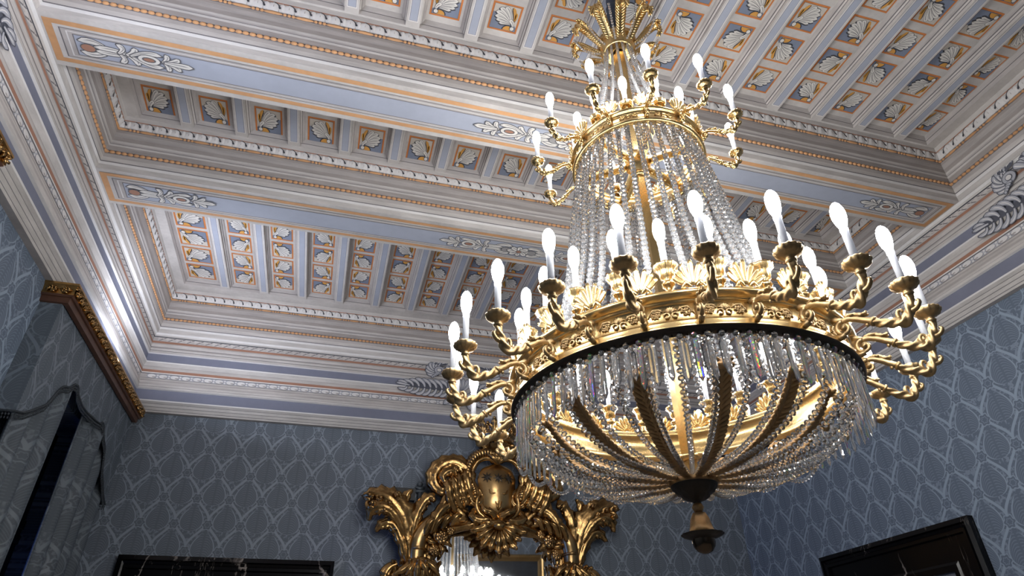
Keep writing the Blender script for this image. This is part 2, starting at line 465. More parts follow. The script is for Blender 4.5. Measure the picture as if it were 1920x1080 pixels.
def ring_at(d, z): return [(-WX+d, WB+d, z), (WX-d, WB+d, z), (WX-d, WY-d, z), (-WX+d, WY-d, z)]
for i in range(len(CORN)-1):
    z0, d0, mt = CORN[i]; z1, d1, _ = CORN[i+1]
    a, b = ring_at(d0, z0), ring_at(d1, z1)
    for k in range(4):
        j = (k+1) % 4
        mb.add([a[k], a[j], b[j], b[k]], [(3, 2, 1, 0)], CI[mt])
def wallmap(side):
    """(along, z, layer) -> space, lying on the cornice face"""
    def F(h, z, L):
        d = corn_d(min(max(z, 3.84), 4.598)) + 0.003 + 0.0008*L
        if side == 'far': return (h, WY-d, z)
        if side == 'left': return (-WX+d, h, z)
        return (WX-d, h, z)
    return F
for side, h0, h1 in (('far', -2.93, 2.93), ('left', 0.0, 5.9), ('right', 0.0, 5.9)):
    F = wallmap(side)
    n = int((h1-h0)/0.0955); p = (h1-h0)/n          # bean-and-dart band
    for k in range(n):
        c = h0 + (k+0.5)*p
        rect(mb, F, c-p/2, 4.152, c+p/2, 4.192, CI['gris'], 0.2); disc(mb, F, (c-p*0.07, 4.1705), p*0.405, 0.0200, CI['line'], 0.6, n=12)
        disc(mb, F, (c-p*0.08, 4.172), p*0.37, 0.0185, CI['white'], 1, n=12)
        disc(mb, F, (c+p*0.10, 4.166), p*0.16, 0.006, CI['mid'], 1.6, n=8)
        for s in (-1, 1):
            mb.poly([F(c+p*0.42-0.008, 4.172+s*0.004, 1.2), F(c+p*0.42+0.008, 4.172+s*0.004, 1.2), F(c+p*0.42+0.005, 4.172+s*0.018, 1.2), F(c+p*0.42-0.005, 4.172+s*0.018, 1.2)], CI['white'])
    n = int((h1-h0)/0.081); p = (h1-h0)/n           # running leaf band
    for k in range(n):
        c = h0 + (k+0.5)*p
        rect(mb, F, c-p/2, 4.526, c+p/2, 4.561, CI['light'], 0.2)
        mb.poly([F(c-p*0.46, 4.527, 1), F(c-p*0.30, 4.527, 1), F(c+p*0.34, 4.553, 1), F(c+p*0.40, 4.560, 1), F(c+p*0.16, 4.556, 1)], CI['line'])
        finger(mb, F, (c-p*0.4, 4.553), (c-p*0.1, 4.556), (c+p*0.14, 4.545), 0.005, CI['mid'], 1.2)
        finger(mb, F, (c+p*0.05, 4.532), (c+p*0.25, 4.530), (c+p*0.44, 4.538), 0.005, CI['mid'], 1.2)
# grisaille cartouches with acanthus sprays in the middle of each wall
def cartouche(mb, side, hc, kx):
    def F(h, z, L):
        d = 0.079 + (0.009 if z > 4.585 else 0) + 0.0011*L*0.45
        return (h, WY-d, z) if side == 'far' else ((-WX+d, h, z) if side == 'left' else (WX-d, h, z))
    m3 = (CI['gris_dark'], CI['gris'], CI['white'])
    for s in (-1, 1):
        G = lambda u, v, L: F(hc + s*kx*u, min(v, 4.596), L)
        sp = [((0.05, 4.30), (0.3, 4.316), (0.56, 4.330), 0.020)]
        finger(mb, G, *sp[0], CI['gris_dark'], 2, grow=0.006); 
        fl = []
        for i in range(9):
            x = 0.085+0.052*i; k = max(0.0, (i-5)/3.5)
            fl.append(((x, 4.300), (x+0.012, 4.225+0.03*k), (x+0.080, 4.230+0.055*k), 0.0155-0.003*k))
        for i in range(9):
            x = 0.085+0.052*i; k = max(0.0, (i-5)/3.5)
            fl.append(((x, 4.312), (x+0.010, 4.385-0.03*k), (x+0.088, 4.397-0.052*k), 0.0170-0.004*k))
        fl.append(((0.48, 4.315), (0.54, 4.326), (0.60, 4.331), 0.012))
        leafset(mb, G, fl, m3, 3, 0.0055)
        cl = []
        for i in range(7):                                   # curling leaf round the volute
            a = radians(205 - 25*i); q = a + 0.95
            cl.append(((0.222-0.052*cos(q)*-1, 4.512+0.048*sin(q)), (0.222+0.106*cos(a+0.4), 4.512+0.092*sin(a+0.4)), (0.222+0.122*cos(a), 4.512+0.100*sin(a)), 0.019))
        cl = [((0.444-p[0], p[1]), (0.444-c[0], c[1]), (0.444-e[0], e[1]), w) for p, c, e, w in cl]
        leafset(mb, G, cl, m3, 13, 0.0055)
        disc(mb, G, (0.222, 4.512), 0.052, 0.048, CI['gris_dark'], 18); disc(mb, G, (0.222, 4.512), 0.046, 0.042, CI['gris'], 18.6)
        disc(mb, G, (0.222, 4.512), 0.026, 0.024, CI['gris_dark'], 19.2); disc(mb, G, (0.224, 4.513), 0.020, 0.018, CI['white'], 19.8)
        for i in range(5):                                   # ribbed horn below the volute
            t = i/4
            disc(mb, G, (0.236+0.048*t, 4.478-0.050*t), 0.026-0.003*i, 0.014, CI['gris_dark'], 20+i*1.2); disc(mb, G, (0.236+0.048*t, 4.479-0.050*t), 0.021-0.003*i, 0.010, CI['gris'], 20.6+i*1.2)
        sh = [((0.06, 4.47), (0.10+0.016*i, 4.55), (0.045+0.040*i, 4.592-0.012*i), 0.020) for i in range(4)]
        leafset(mb, G, sh, m3, 26, 0.0055)
        lowl = [((0.04, 4.27), (0.12, 4.20), (0.17, 4.14), 0.022), ((0.02, 4.25), (0.06, 4.16), (0.08, 4.10), 0.022)]
        leafset(mb, G, lowl, m3, 26, 0.0055)
    G = lambda u, v, L: F(hc + kx*u, v, L)
    disc(mb, G, (0, 4.365), 0.150, 0.150, CI['gris_dark'], 29, n=24); disc(mb, G, (0, 4.365), 0.138, 0.138, CI['gris'], 30, n=24)
    disc(mb, G, (0, 4.365), 0.104, 0.105, CI['gris_dark'], 31, n=24); disc(mb, G, (0, 4.365), 0.098, 0.098, CI['mid'], 32, n=24)
    leafset(mb, G, [((0, 4.30), (0.05*i, 4.36), (0.07*i, 4.44-0.012*abs(i)), 0.016) for i in (-1.1,-0.55,0,0.55,1.1)], m3, 33, 0.004)
    leafset(mb, G, [((0, 4.47), (0.02*i, 4.53), (0.045*i, 4.590-0.006*abs(i)), 0.018) for i in (-1,1,0)], m3, 33, 0.005)
cartouche(mb, 'far', 0.0, 1.14)
cartouche(mb, 'left', YC, 1.0)
cartouche(mb, 'right', YC, 1.0)
structure(mb.build('trim_1', [M[k] for k in CM]), 'painted stone coloured entablature with grey blue bands round the top of the walls', 'cornice')

# ------------------------------------------------------------------ walls
def wall_quads(name, quads, mat, label):
    mb = MB()
    for q in quads: mb.add(q, [(0, 1, 2, 3)], 0)
    return structure(mb.build(name, mat), label, 'wall')
ZT = 4.6
wall_quads('wall_far', [[(-WX,WY,0),(WX,WY,0),(WX,WY,ZT),(-WX,WY,ZT)]], M['damask_x'], 'blue grey damask wall behind the gilt mirror')
wall_quads('wall_back', [[(WX,WB,0),(-WX,WB,0),(-WX,WB,ZT),(WX,WB,ZT)]], M['damask_x'], 'blue grey damask wall seen only in the mirror')
wall_quads('wall_right', [[(WX,WY,0),(WX,WB,0),(WX,WB,ZT),(WX,WY,ZT)]], M['damask_y'], 'blue grey damask wall with the black marble doorway at right')
WIN = (4.25, 5.55, 0.0, 3.42)     # window opening in the left wall: y0, y1, z0, z1
y0, y1, z0, z1 = WIN
wall_quads('wall_left', [[(-WX,WB,0),(-WX,y0,0),(-WX,y0,ZT),(-WX,WB,ZT)], [(-WX,y1,0),(-WX,WY,0),(-WX,WY,ZT),(-WX,y1,ZT)],
                         [(-WX,y0,z1),(-WX,y1,z1),(-WX,y1,ZT),(-WX,y0,ZT)],
                         [(-WX-0.4,y0,z0),(-WX-0.4,y0,z1),(-WX,y0,z1),(-WX,y0,z0)], [(-WX-0.4,y1,z1),(-WX-0.4,y1,z0),(-WX,y1,z0),(-WX,y1,z1)],
                         [(-WX-0.4,y0,z1),(-WX-0.4,y1,z1),(-WX,y1,z1),(-WX,y0,z1)]], M['damask_y'], 'blue grey damask wall at left behind the curtains')

# ------------------------------------------------------------------ ceiling
BX = 2.945
BAYS = [   # y near, y far, end offset far, joist x offset, panel far edge, panel pitch, panel depth
    (-1.9, 2.475, 0.072, 0.012, 2.330, 0.243, 0.19),
    (2.812, 3.645, 0.042, 0.036, 3.590, 0.300, 0.25),
    (4.003, 5.914, 0.165, 0.098, 5.695, 0.272, 0.236)]
ceil = empty('ceiling', (0, 0, 0))
structure(ceil, 'painted beamed ceiling with coffered bays of acanthus panels', 'ceiling')
mb = MB()                                              # soffit of beams and margins
E0 = WX - 0.086
def flat(x0, y0_, x1, y1_, m=0): mb.add([(x0,y0_,ZS),(x1,y0_,ZS),(x1,y1_,ZS),(x0,y1_,ZS)], [(0,3,2,1)], m)
flat(-E0, WB, -BX, WY-0.086); flat(BX, WB, E0, WY-0.086)
flat(-BX, WB, BX, -1.9); flat(-BX, 2.475, BX, 2.812); flat(-BX, 3.645, BX, 4.003)
mb.build('beam_soffit', [M['light']], ceil)
# stepped recess of each bay; (offset along x fraction, z, material)
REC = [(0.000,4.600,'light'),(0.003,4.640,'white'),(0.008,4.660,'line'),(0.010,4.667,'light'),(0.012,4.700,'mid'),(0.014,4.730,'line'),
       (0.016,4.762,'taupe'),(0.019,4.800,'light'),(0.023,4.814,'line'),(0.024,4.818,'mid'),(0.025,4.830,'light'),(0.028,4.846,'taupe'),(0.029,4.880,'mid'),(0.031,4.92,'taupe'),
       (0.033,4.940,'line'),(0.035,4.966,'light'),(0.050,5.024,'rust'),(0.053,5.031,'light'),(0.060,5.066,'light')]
RM = CM
mb = MB()
def ellip(mb, c, ax, r, h, mat, n=6):
    """bead of the astragal, long axis along ax"""
    a = Vector(ax); e = Vector((0, 0, 1)); g = a.cross(e); c = Vector(c)
    rows = []
    for z, q in ((-1, 0.25), (-0.6, 0.85), (0, 1), (0.6, 0.85), (1, 0.25)):
        rows.append([tuple(c + a*(z*h) + e*(r*q*cos(2*pi*k/n)) + g*(r*q*sin(2*pi*k/n))) for k in range(n)])
    mb.grid(rows, mat, True, close=True, caps=True)
for (ya, yb, se, jo, pf, pp, pd) in BAYS:
    def rr(i):
        s, z, _ = REC[i]
        sy = s*min(1.0, se/0.06)
        return [(-BX+s, ya+sy, z), (BX-s, ya+sy, z), (BX-s, yb-sy, z), (-BX+s, yb-sy, z)]
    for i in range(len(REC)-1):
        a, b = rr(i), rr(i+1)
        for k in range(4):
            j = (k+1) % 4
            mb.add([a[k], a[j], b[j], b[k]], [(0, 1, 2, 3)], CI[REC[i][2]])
    # flat ledge then rise to the panel plane
    a = rr(len(REC)-1); s1 = 0.135
    b = [(-BX+s1, ya+se, 5.068), (BX-s1, ya+se, 5.068), (BX-s1, yb-se, 5.068), (-BX+s1, yb-se, 5.068)]
    c = [(-BX+s1+0.012, ya+se+0.012, 5.092), (BX-s1-0.012, ya+se+0.012, 5.092), (BX-s1-0.012, yb-se-0.012, 5.092), (-BX+s1+0.012, yb-se-0.012, 5.092)]
    c2 = [(p[0], p[1], 5.098) for p in c]
    d = [(-BX+s1+0.03, ya+se+0.03, 5.125), (BX-s1-0.03, ya+se+0.03, 5.125), (BX-s1-0.03, yb-se-0.03, 5.125), (-BX+s1+0.03, yb-se-0.03, 5.125)]
    for P, Q, mt in ((a, b, 'light'), (b, c, 'mid'), (c, c2, 'line'), (c2, d, 'mid')):
        for k in range(4):
            j = (k+1) % 4
            mb.add([P[k], P[j], Q[j], Q[k]], [(0, 1, 2, 3)], CI[mt])
    mb.add(d, [(0, 1, 2, 3)], CI['light'])
    # carved leaf-and-tongue, bead rows on three visible sides and the near one
    for side in ('far', 'left', 'right'):
        L0, L1 = (-BX, BX) if side == 'far' else (max(ya, 0.2), yb)
        def place(h, s, z, side=side):
            if side == 'far': return (h, yb-s, z)
            if side == 'left': return (-BX+s, h, z)
            return (BX-s, h, z)
        ax = (1, 0, 0) if side == 'far' else (0, 1, 0)
        k_ = min(1.0, se/0.06) if side == 'far' else 1.0
        n = int((L1-L0)/0.0367); p = (L1-L0)/n
        for k in range(n): ellip(mb, place(L0+(k+0.5)*p, 0.015*k_, 4.746), ax, 0.0125, p*0.48, CI['orange'])
        n = int((L1-L0)/0.0855); p = (L1-L0)/n
        eb = lambda z: k_*(0.035 + 0.015*(z-4.966)/0.058)
        for k in range(n):
            c = L0 + (k+0.5)*p
            # bead and reel below
            if k % 2 == 0: ellip(mb, place(c, 0.034*k_, 4.953), ax, 0.0105, p*0.62, CI['orange'])
            else:
                for q in (-0.25, 0.03, 0.30): ellip(mb, place(c+q*p, 0.034*k_, 4.953), ax, 0.0105, p*0.12, CI['orange'])
            # dark hollow with the S shaped dart, then a broad and a small leaf in front
            S = [(0.40,4.976,0.0015),(0.385,4.982,0.0060),(0.355,4.989,0.0065),(0.315,4.997,0.0042),(0.265,5.006,0.0030),(0.19,5.014,0.0028),(0.08,5.020,0.0030),(-0.03,5.023,0.0035),(-0.12,5.022,0.0012)]
            rows = []
            for i, (x, z, hw_) in enumerate(S):
                x0_, z0_, _ = S[max(i-1, 0)]; x1_, z1_, _ = S[min(i+1, len(S)-1)]
                tx, tz = (x1_-x0_)*p, z1_-z0_; tl = sqrt(tx*tx+tz*tz); nx, nz_ = -tz/tl, tx/tl
                rows.append([place(c+x*p+sg*nx*hw_, eb(z)+0.0135*max(0.4, 1-(z-4.976)/0.06), z+sg*nz_*hw_) for sg in (-1, 1)])
            mb.grid(rows, CI['dark'], False)
            for cx, hw, zb, zt in ((-0.05, 0.39, 4.966, 5.021), (0.53, 0.23, 4.968, 5.020)):
                rows = []
                for t, w, bulge in ((0,0.95,0.001),(0.25,1.0,0.004),(0.5,0.93,0.006),(0.75,0.80,0.007),(0.92,0.52,0.005),(1.0,0.12,0.002)):
                    z = zb+(zt-zb)*t
                    rows.append([place(c + (cx + v*hw*w*0.92)*p, eb(z) + 0.004 + bulge*(1-0.8*v*v) - (0.0015 if abs(v) == 0.5 else 0), z) for v in (-1,-0.5,-0.25,0,0.25,0.5,1)])
                mb.grid(rows, CI['white'], True)
            mb.poly([place(c-0.06*p, eb(4.985)+0.0125, 4.985), place(c-0.02*p, eb(4.985)+0.0125, 4.985), place(c-0.04*p, eb(5.004)+0.0135, 5.004)], CI['taupe'])
mb.build('bay_moulding', [M[k] for k in RM], ceil)

# painted soffit panels of the two beams
BM = ['light','orange','mid','line','white','pale_blue','gris_dark','leafwhite','leafgrey','rust','leafdark']
BI = {k: i for i, k in enumerate(BM)}
def beam_panel(ya, yb):
    mb = MB()
    F = lambda x, y, L: (x, y, ZS - 0.003 - 0.0008*L)
    hx = 2.935; cy = (ya+yb)/2; hy = (yb-ya)/2
    for L, (bx, by, mt) in enumerate(((0,0,'orange'),(0.040,0.028,'light'),(0.066,0.042,'line'),(0.073,0.046,'mid'),(0.096,0.056,'white'),(0.104,0.060,'mid'),(0.125,0.069,'line'),(0.131,0.073,'pale_blue'))):
        rect(mb, F, -hx+bx, ya+by, hx-bx, yb-by, BI[mt], L)
    m3 = (BI['leafdark'], BI['leafwhite'], BI['leafgrey'])
    def motif(x, s, eye):
        """half motif running from x in direction s: bulb with ochre eye, leaves, ring, leaf tip"""
        G = lambda u, v, L: F(x + s*u, cy + v, L)
        k = (hy-0.072)/0.065
        fl = [((0.16,0.0),(0.10,0.062*k),(0.01,0.035*k),0.017), ((0.16,0.0),(0.10,-0.062*k),(0.01,-0.035*k),0.017), ((0.26,0.0),(0.2,0.02*k),(0.08,0.012*k),0.014), ((0.26,0.0),(0.2,-0.02*k),(0.08,-0.012*k),0.014),
              ((0.20,0.0),(0.25,0.04*k),(0.20,0.06*k),0.014), ((0.20,0.0),(0.25,-0.04*k),(0.20,-0.06*k),0.014), ((0.24,0.0),(0.30,0.03*k),(0.285,0.058*k),0.016), ((0.24,0.0),(0.30,-0.03*k),(0.285,-0.058*k),0.016),
              ((0.26,0.0),(0.34,0.055*k),(0.42,0.038*k),0.013), ((0.26,0.0),(0.34,-0.055*k),(0.42,-0.038*k),0.013),
              ((0.42,0.0),(0.46,0.03*k),(0.44,0.056*k),0.013), ((0.42,0.0),(0.46,-0.03*k),(0.44,-0.056*k),0.013), ((0.43,0.0),(0.49,0.018*k),(0.51,0.042*k),0.013), ((0.43,0.0),(0.49,-0.018*k),(0.51,-0.042*k),0.013), ((0.43,0.0),(0.5,0.0),(0.575,0.0),0.016)]
        leafset(mb, G, fl, m3, 9, 0.005)
        disc(mb, G, (0.352, 0), 0.060, 0.034*k, m3[0], 17); disc(mb, G, (0.352, 0), 0.055, 0.030*k, m3[1], 17.5)
        disc(mb, G, (0.352, 0), 0.036, 0.017*k, m3[0], 18); disc(mb, G, (0.352, 0), 0.028, 0.011*k, BI['rust'], 18.5)
        disc(mb, G, (0.055, 0), 0.040, 0.028*k, m3[0], 17); disc(mb, G, (0.055, 0), 0.034, 0.023*k, BI[eye], 17.5)
    motif(-2.80, 1, 'rust'); motif(2.80, -1, 'rust')
    for s in (-1, 1): motif(0.05*s, s, 'leafgrey')
    G = lambda u, v, L: F(u, cy + v, L)
    leafset(mb, G, [((0,0),(0.04*cos(a),0.03*sin(a)),(0.095*cos(a),0.06*sin(a)),0.018) for a in [radians(45*i) for i in range(8)]], m3, 17, 0.006)
    disc(mb, G, (0,0), 0.024, 0.018, m3[0], 22); disc(mb, G, (0,0), 0.018, 0.013, BI['rust'], 23)
    mb.build('beam_painting', [M[k] for k in BM], ceil)
beam_panel(2.506, 2.778)
beam_panel(3.678, 3.973)

# joists and coffer paintings
JP = 0.362
def joist_mesh(ya, yb):
    mb = MB(); w = 0.042
    prof = [(-w-0.030,5.126),(-w-0.022,5.112),(-w-0.012,5.106),(-w-0.010,5.098),(-w-0.001,5.092),(-w,5.086),(-w,5.066),(w,5.066),(w,5.086),(w+0.001,5.092),(w+0.010,5.098),(w+0.012,5.106),(w+0.022,5.112),(w+0.030,5.126)]
    mt = [1,1,2,0,2,0,0,0,2,0,2,1,1]
    for i in range(len(prof)-1):
        (xa, za), (xb, zb) = prof[i], prof[i+1]
        mb.add([(xa,ya,za),(xb,ya,zb),(xb,yb,zb),(xa,yb,za)], [(0,1,2,3)], mt[i])
    for y in (ya, yb): mb.poly([(x, y, z) for x, z in prof], 0)
    F = lambda x, y, L: (x, y, 5.0655 - 0.0008*L)
    rect(mb, F, -0.030, ya+0.035, 0.030, yb-0.035, 3, 0.3); rect(mb, F, -0.024, ya+0.042, 0.024, yb-0.042, 2, 1); rect(mb, F, -0.022, ya+0.044, 0.022, yb-0.044, 4, 2)
    return mb
PM = ['coffer_blue','beige','orange_frame','dark','leafwhite','leafgrey','gold_leafpaint','leafdark']
PI = {k: i for i, k in enumerate(PM)}
ACAN = [((0.46,-0.42),(0.10,-0.34),(-0.36,-0.46),0.13),((0.42,-0.34),(-0.10,-0.12),(-0.64,-0.24),0.15),((0.40,-0.26),(-0.20,0.12),(-0.78,0.03),0.16),
        ((0.40,-0.18),(-0.22,0.42),(-0.78,0.36),0.17),((0.42,-0.12),(-0.10,0.68),(-0.56,0.68),0.17),((0.44,-0.06),(0.18,0.78),(-0.18,0.82),0.16),
        ((0.72,-0.60),(0.70,-0.20),(0.34,-0.06),0.15)]
def coffer(mb, cx, cy, hx, hy, fx, fy):
    F = lambda u, v, L: (cx + fx*u*hx, cy + fy*v*hy, 5.1235 - 0.0006*L)
    rect(mb, F, -1.0, -1.0, 1.0, 1.0, PI['orange_frame'], 0)
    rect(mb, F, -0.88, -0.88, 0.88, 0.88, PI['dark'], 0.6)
    rect(mb, F, -0.865, -0.865, 0.865, 0.865, PI['coffer_blue'], 1)
    mb.poly([F(-0.865,0.865,2), F(0.865,0.865,2), F(0.865,-0.55,2), F(0.50,-0.20,2), F(-0.10,0.20,2), F(-0.865,0.30,2)], PI['beige'])
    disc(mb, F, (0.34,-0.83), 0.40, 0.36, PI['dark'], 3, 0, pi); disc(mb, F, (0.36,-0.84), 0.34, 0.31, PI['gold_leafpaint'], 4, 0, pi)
    og = [((0.62,-0.05),(0.66,0.40),(0.36,0.84),0.10),((0.64,-0.10),(0.74,0.22),(0.66,0.50),0.09)]
    LS = [tuple(tuple(0.9*q for q in p) if isinstance(p, tuple) else p*0.84 for p in g) for g in ACAN]
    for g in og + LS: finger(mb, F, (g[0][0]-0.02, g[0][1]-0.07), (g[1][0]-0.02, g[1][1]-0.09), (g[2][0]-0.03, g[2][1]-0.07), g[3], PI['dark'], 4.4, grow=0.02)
    for g in og: finger(mb, F, g[0], g[1], g[2], g[3], PI['gold_leafpaint'], 5.2)
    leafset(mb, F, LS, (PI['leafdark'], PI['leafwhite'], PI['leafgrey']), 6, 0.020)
    disc(mb, F, (0.62,-0.64), 0.17, 0.17, PI['dark'], 10.6); disc(mb, F, (0.62,-0.64), 0.135, 0.135, PI['leafwhite'], 11.2)
for bi, (ya, yb, se, jo, pf, pp, pd) in enumerate(BAYS):
    src = None
    ks = [k for k in range(-8, 9) if abs(k*JP+jo) < BX-0.2]
    for k in ks:
        if src is None:
            src = joist_mesh(ya+se, yb-se).build('joist', [M['light'], M['mid'], M['line'], M['white'], M['pale_blue']], ceil); o = src
        else:
            o = src.copy(); COL.objects.link(o)
        o.location = (k*JP+jo, 0, 0)
    mb = MB()
    edges = [-BX+0.175] + [k*JP+jo for k in ks] + [BX-0.175]
    for c in range(len(edges)-1):
        xa = edges[c] + (0.088 if c else 0.0); xb = edges[c+1] - (0.088 if c < len(edges)-2 else 0.0)
        if xb-xa < 0.10: continue
        r = 0; y = pf
        while y-pd > max(ya+se+0.04, 0.35):
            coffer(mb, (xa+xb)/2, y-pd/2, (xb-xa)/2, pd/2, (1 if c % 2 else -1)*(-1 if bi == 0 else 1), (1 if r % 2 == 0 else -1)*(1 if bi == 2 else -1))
            y -= pp; r += 1
    mb.build('coffer_painting', [M[k] for k in PM], ceil)

# ================================================================== DOORWAYS, WINDOW, CURTAINS
def doorway(name, label, W, H, jamb, lint, place, panel_mat):
    """black marble surround; place(u, d, z): u across, d out of the wall"""
    root = empty(name, place(0, 0, 0))
    structure(root, label, 'doorway')
    base = Vector(place(0, 0, 0))
    mb = MB()
    prof = [(0.0, 0.0), (0.0, 0.050), (0.028, 0.062), (0.034, 0.040), (0.050, 0.034), (0.056, 0.048), (0.075, 0.048), (0.082, 0.026), (jamb-0.05, 0.026), (jamb-0.035, 0.036), (jamb, 0.036), (jamb, -0.05)]
    k = lint/jamb
    def loop(a, d):
        s = W/2 - a; t = H - a*k
        return [place(-s, d, 0), place(-s, d, t), place(s, d, t), place(s, d, 0)]
    rows = [[tuple(Vector(p)-base) for p in loop(a, d)] for a, d in prof]
    for i in range(len(rows)-1):
        A, B = rows[i], rows[i+1]
        for j in range(3): mb.add([A[j], A[j+1], B[j+1], B[j]], [(0,1,2,3)], 0)
    mb.build('marble_surround', M['marble'], root)
    mb = MB(); s = W/2-jamb; t = H-lint
    pts = [place(-s, 0.004, 0), place(s, 0.004, 0), place(s, 0.004, t), place(-s, 0.004, t)]
    mb.poly([tuple(Vector(p)-base) for p in pts], 0)
    for q in (-1, 1):
        for zz in ((0.2, 0.9), (1.0, t-0.12)):
            c = q*s*0.5; h = s*0.36
            a = [place(c-h, 0.012, zz[0]), place(c+h, 0.012, zz[0]), place(c+h, 0.012, zz[1]), place(c-h, 0.012, zz[1])]
            b = [place(c-h-.03, 0.004, zz[0]-.03), place(c+h+.03, 0.004, zz[0]-.03), place(c+h+.03, 0.004, zz[1]+.03), place(c-h-.03, 0.004, zz[1]+.03)]
            a = [tuple(Vector(p)-base) for p in a]; b = [tuple(Vector(p)-base) for p in b]
            mb.poly(a, 0)
            for j in range(4): mb.add([b[j], b[(j+1)%4], a[(j+1)%4], a[j]], [(0,1,2,3)], 0)
    mb.build('door_leaf', panel_mat, root)
M['door_paint'] = new_mat('grey_door_paint', rgb(120, 124, 132), 0.4)
doorway('door_1', 'black veined marble doorway on the far wall left of the mirror', 1.655, 2.648, 0.24, 0.30, lambda u, d, z: (-1.888+u, WY-d, z), M['door_paint'])
doorway('door_2', 'black veined marble doorway on the right wall', 1.52, 2.618, 0.26, 0.31, lambda u, d, z: (WX-d, 4.18+u, z), M['door_paint'])

# window in the left wall, night outside
y0, y1, z0, z1 = WIN
win = empty('window_1', (-WX-0.3, (y0+y1)/2, 0))
structure(win, 'dark timber window behind the parted curtains at left', 'window')
mb = MB(); hw = (y1-y0)/2
def wbox(ya, yb, za, zb, d0=-0.03, d1=0.05): mb.box((d0, ya, za), (d1, yb, zb), 0)
wbox(-hw, -hw+0.09, 0, z1); wbox(hw-0.09, hw, 0, z1); wbox(-hw, hw, z1-0.10, z1); wbox(-hw, hw, 0, 0.12); wbox(-0.05, 0.05, 0, z1, -0.03, 0.07)
for zz in (2.62, 2.72, 1.1): wbox(-hw, hw, zz, zz+0.06, -0.03, 0.06)
for s in (-1, 1):
    for za, zb in ((2.86, 3.26), (1.22, 2.56)):
        c = s*hw*0.5; h = hw*0.34
        for a, b, c_, d in ((c-h-0.03, c-h, za, zb), (c+h, c+h+0.03, za, zb), (c-h-0.03, c+h+0.03, za-0.03, za), (c-h-0.03, c+h+0.03, zb, zb+0.03)): wbox(a, b, c_, d, 0.0, 0.035)
mb.build('window_frame', M['wood_dark'], win)
mb = MB(); mb.box((-0.006, -hw+0.08, 0.1), (0.0, hw-0.08, z1-0.09)); mb.build('pane', M['pane'], win)
area_lamp('dusk_light', (-WX-0.9, 4.6, 1.6), (0.9, 0.55, 0.25), 0.8, 2.2, 32.0, (0.10, 0.25, 1.0))

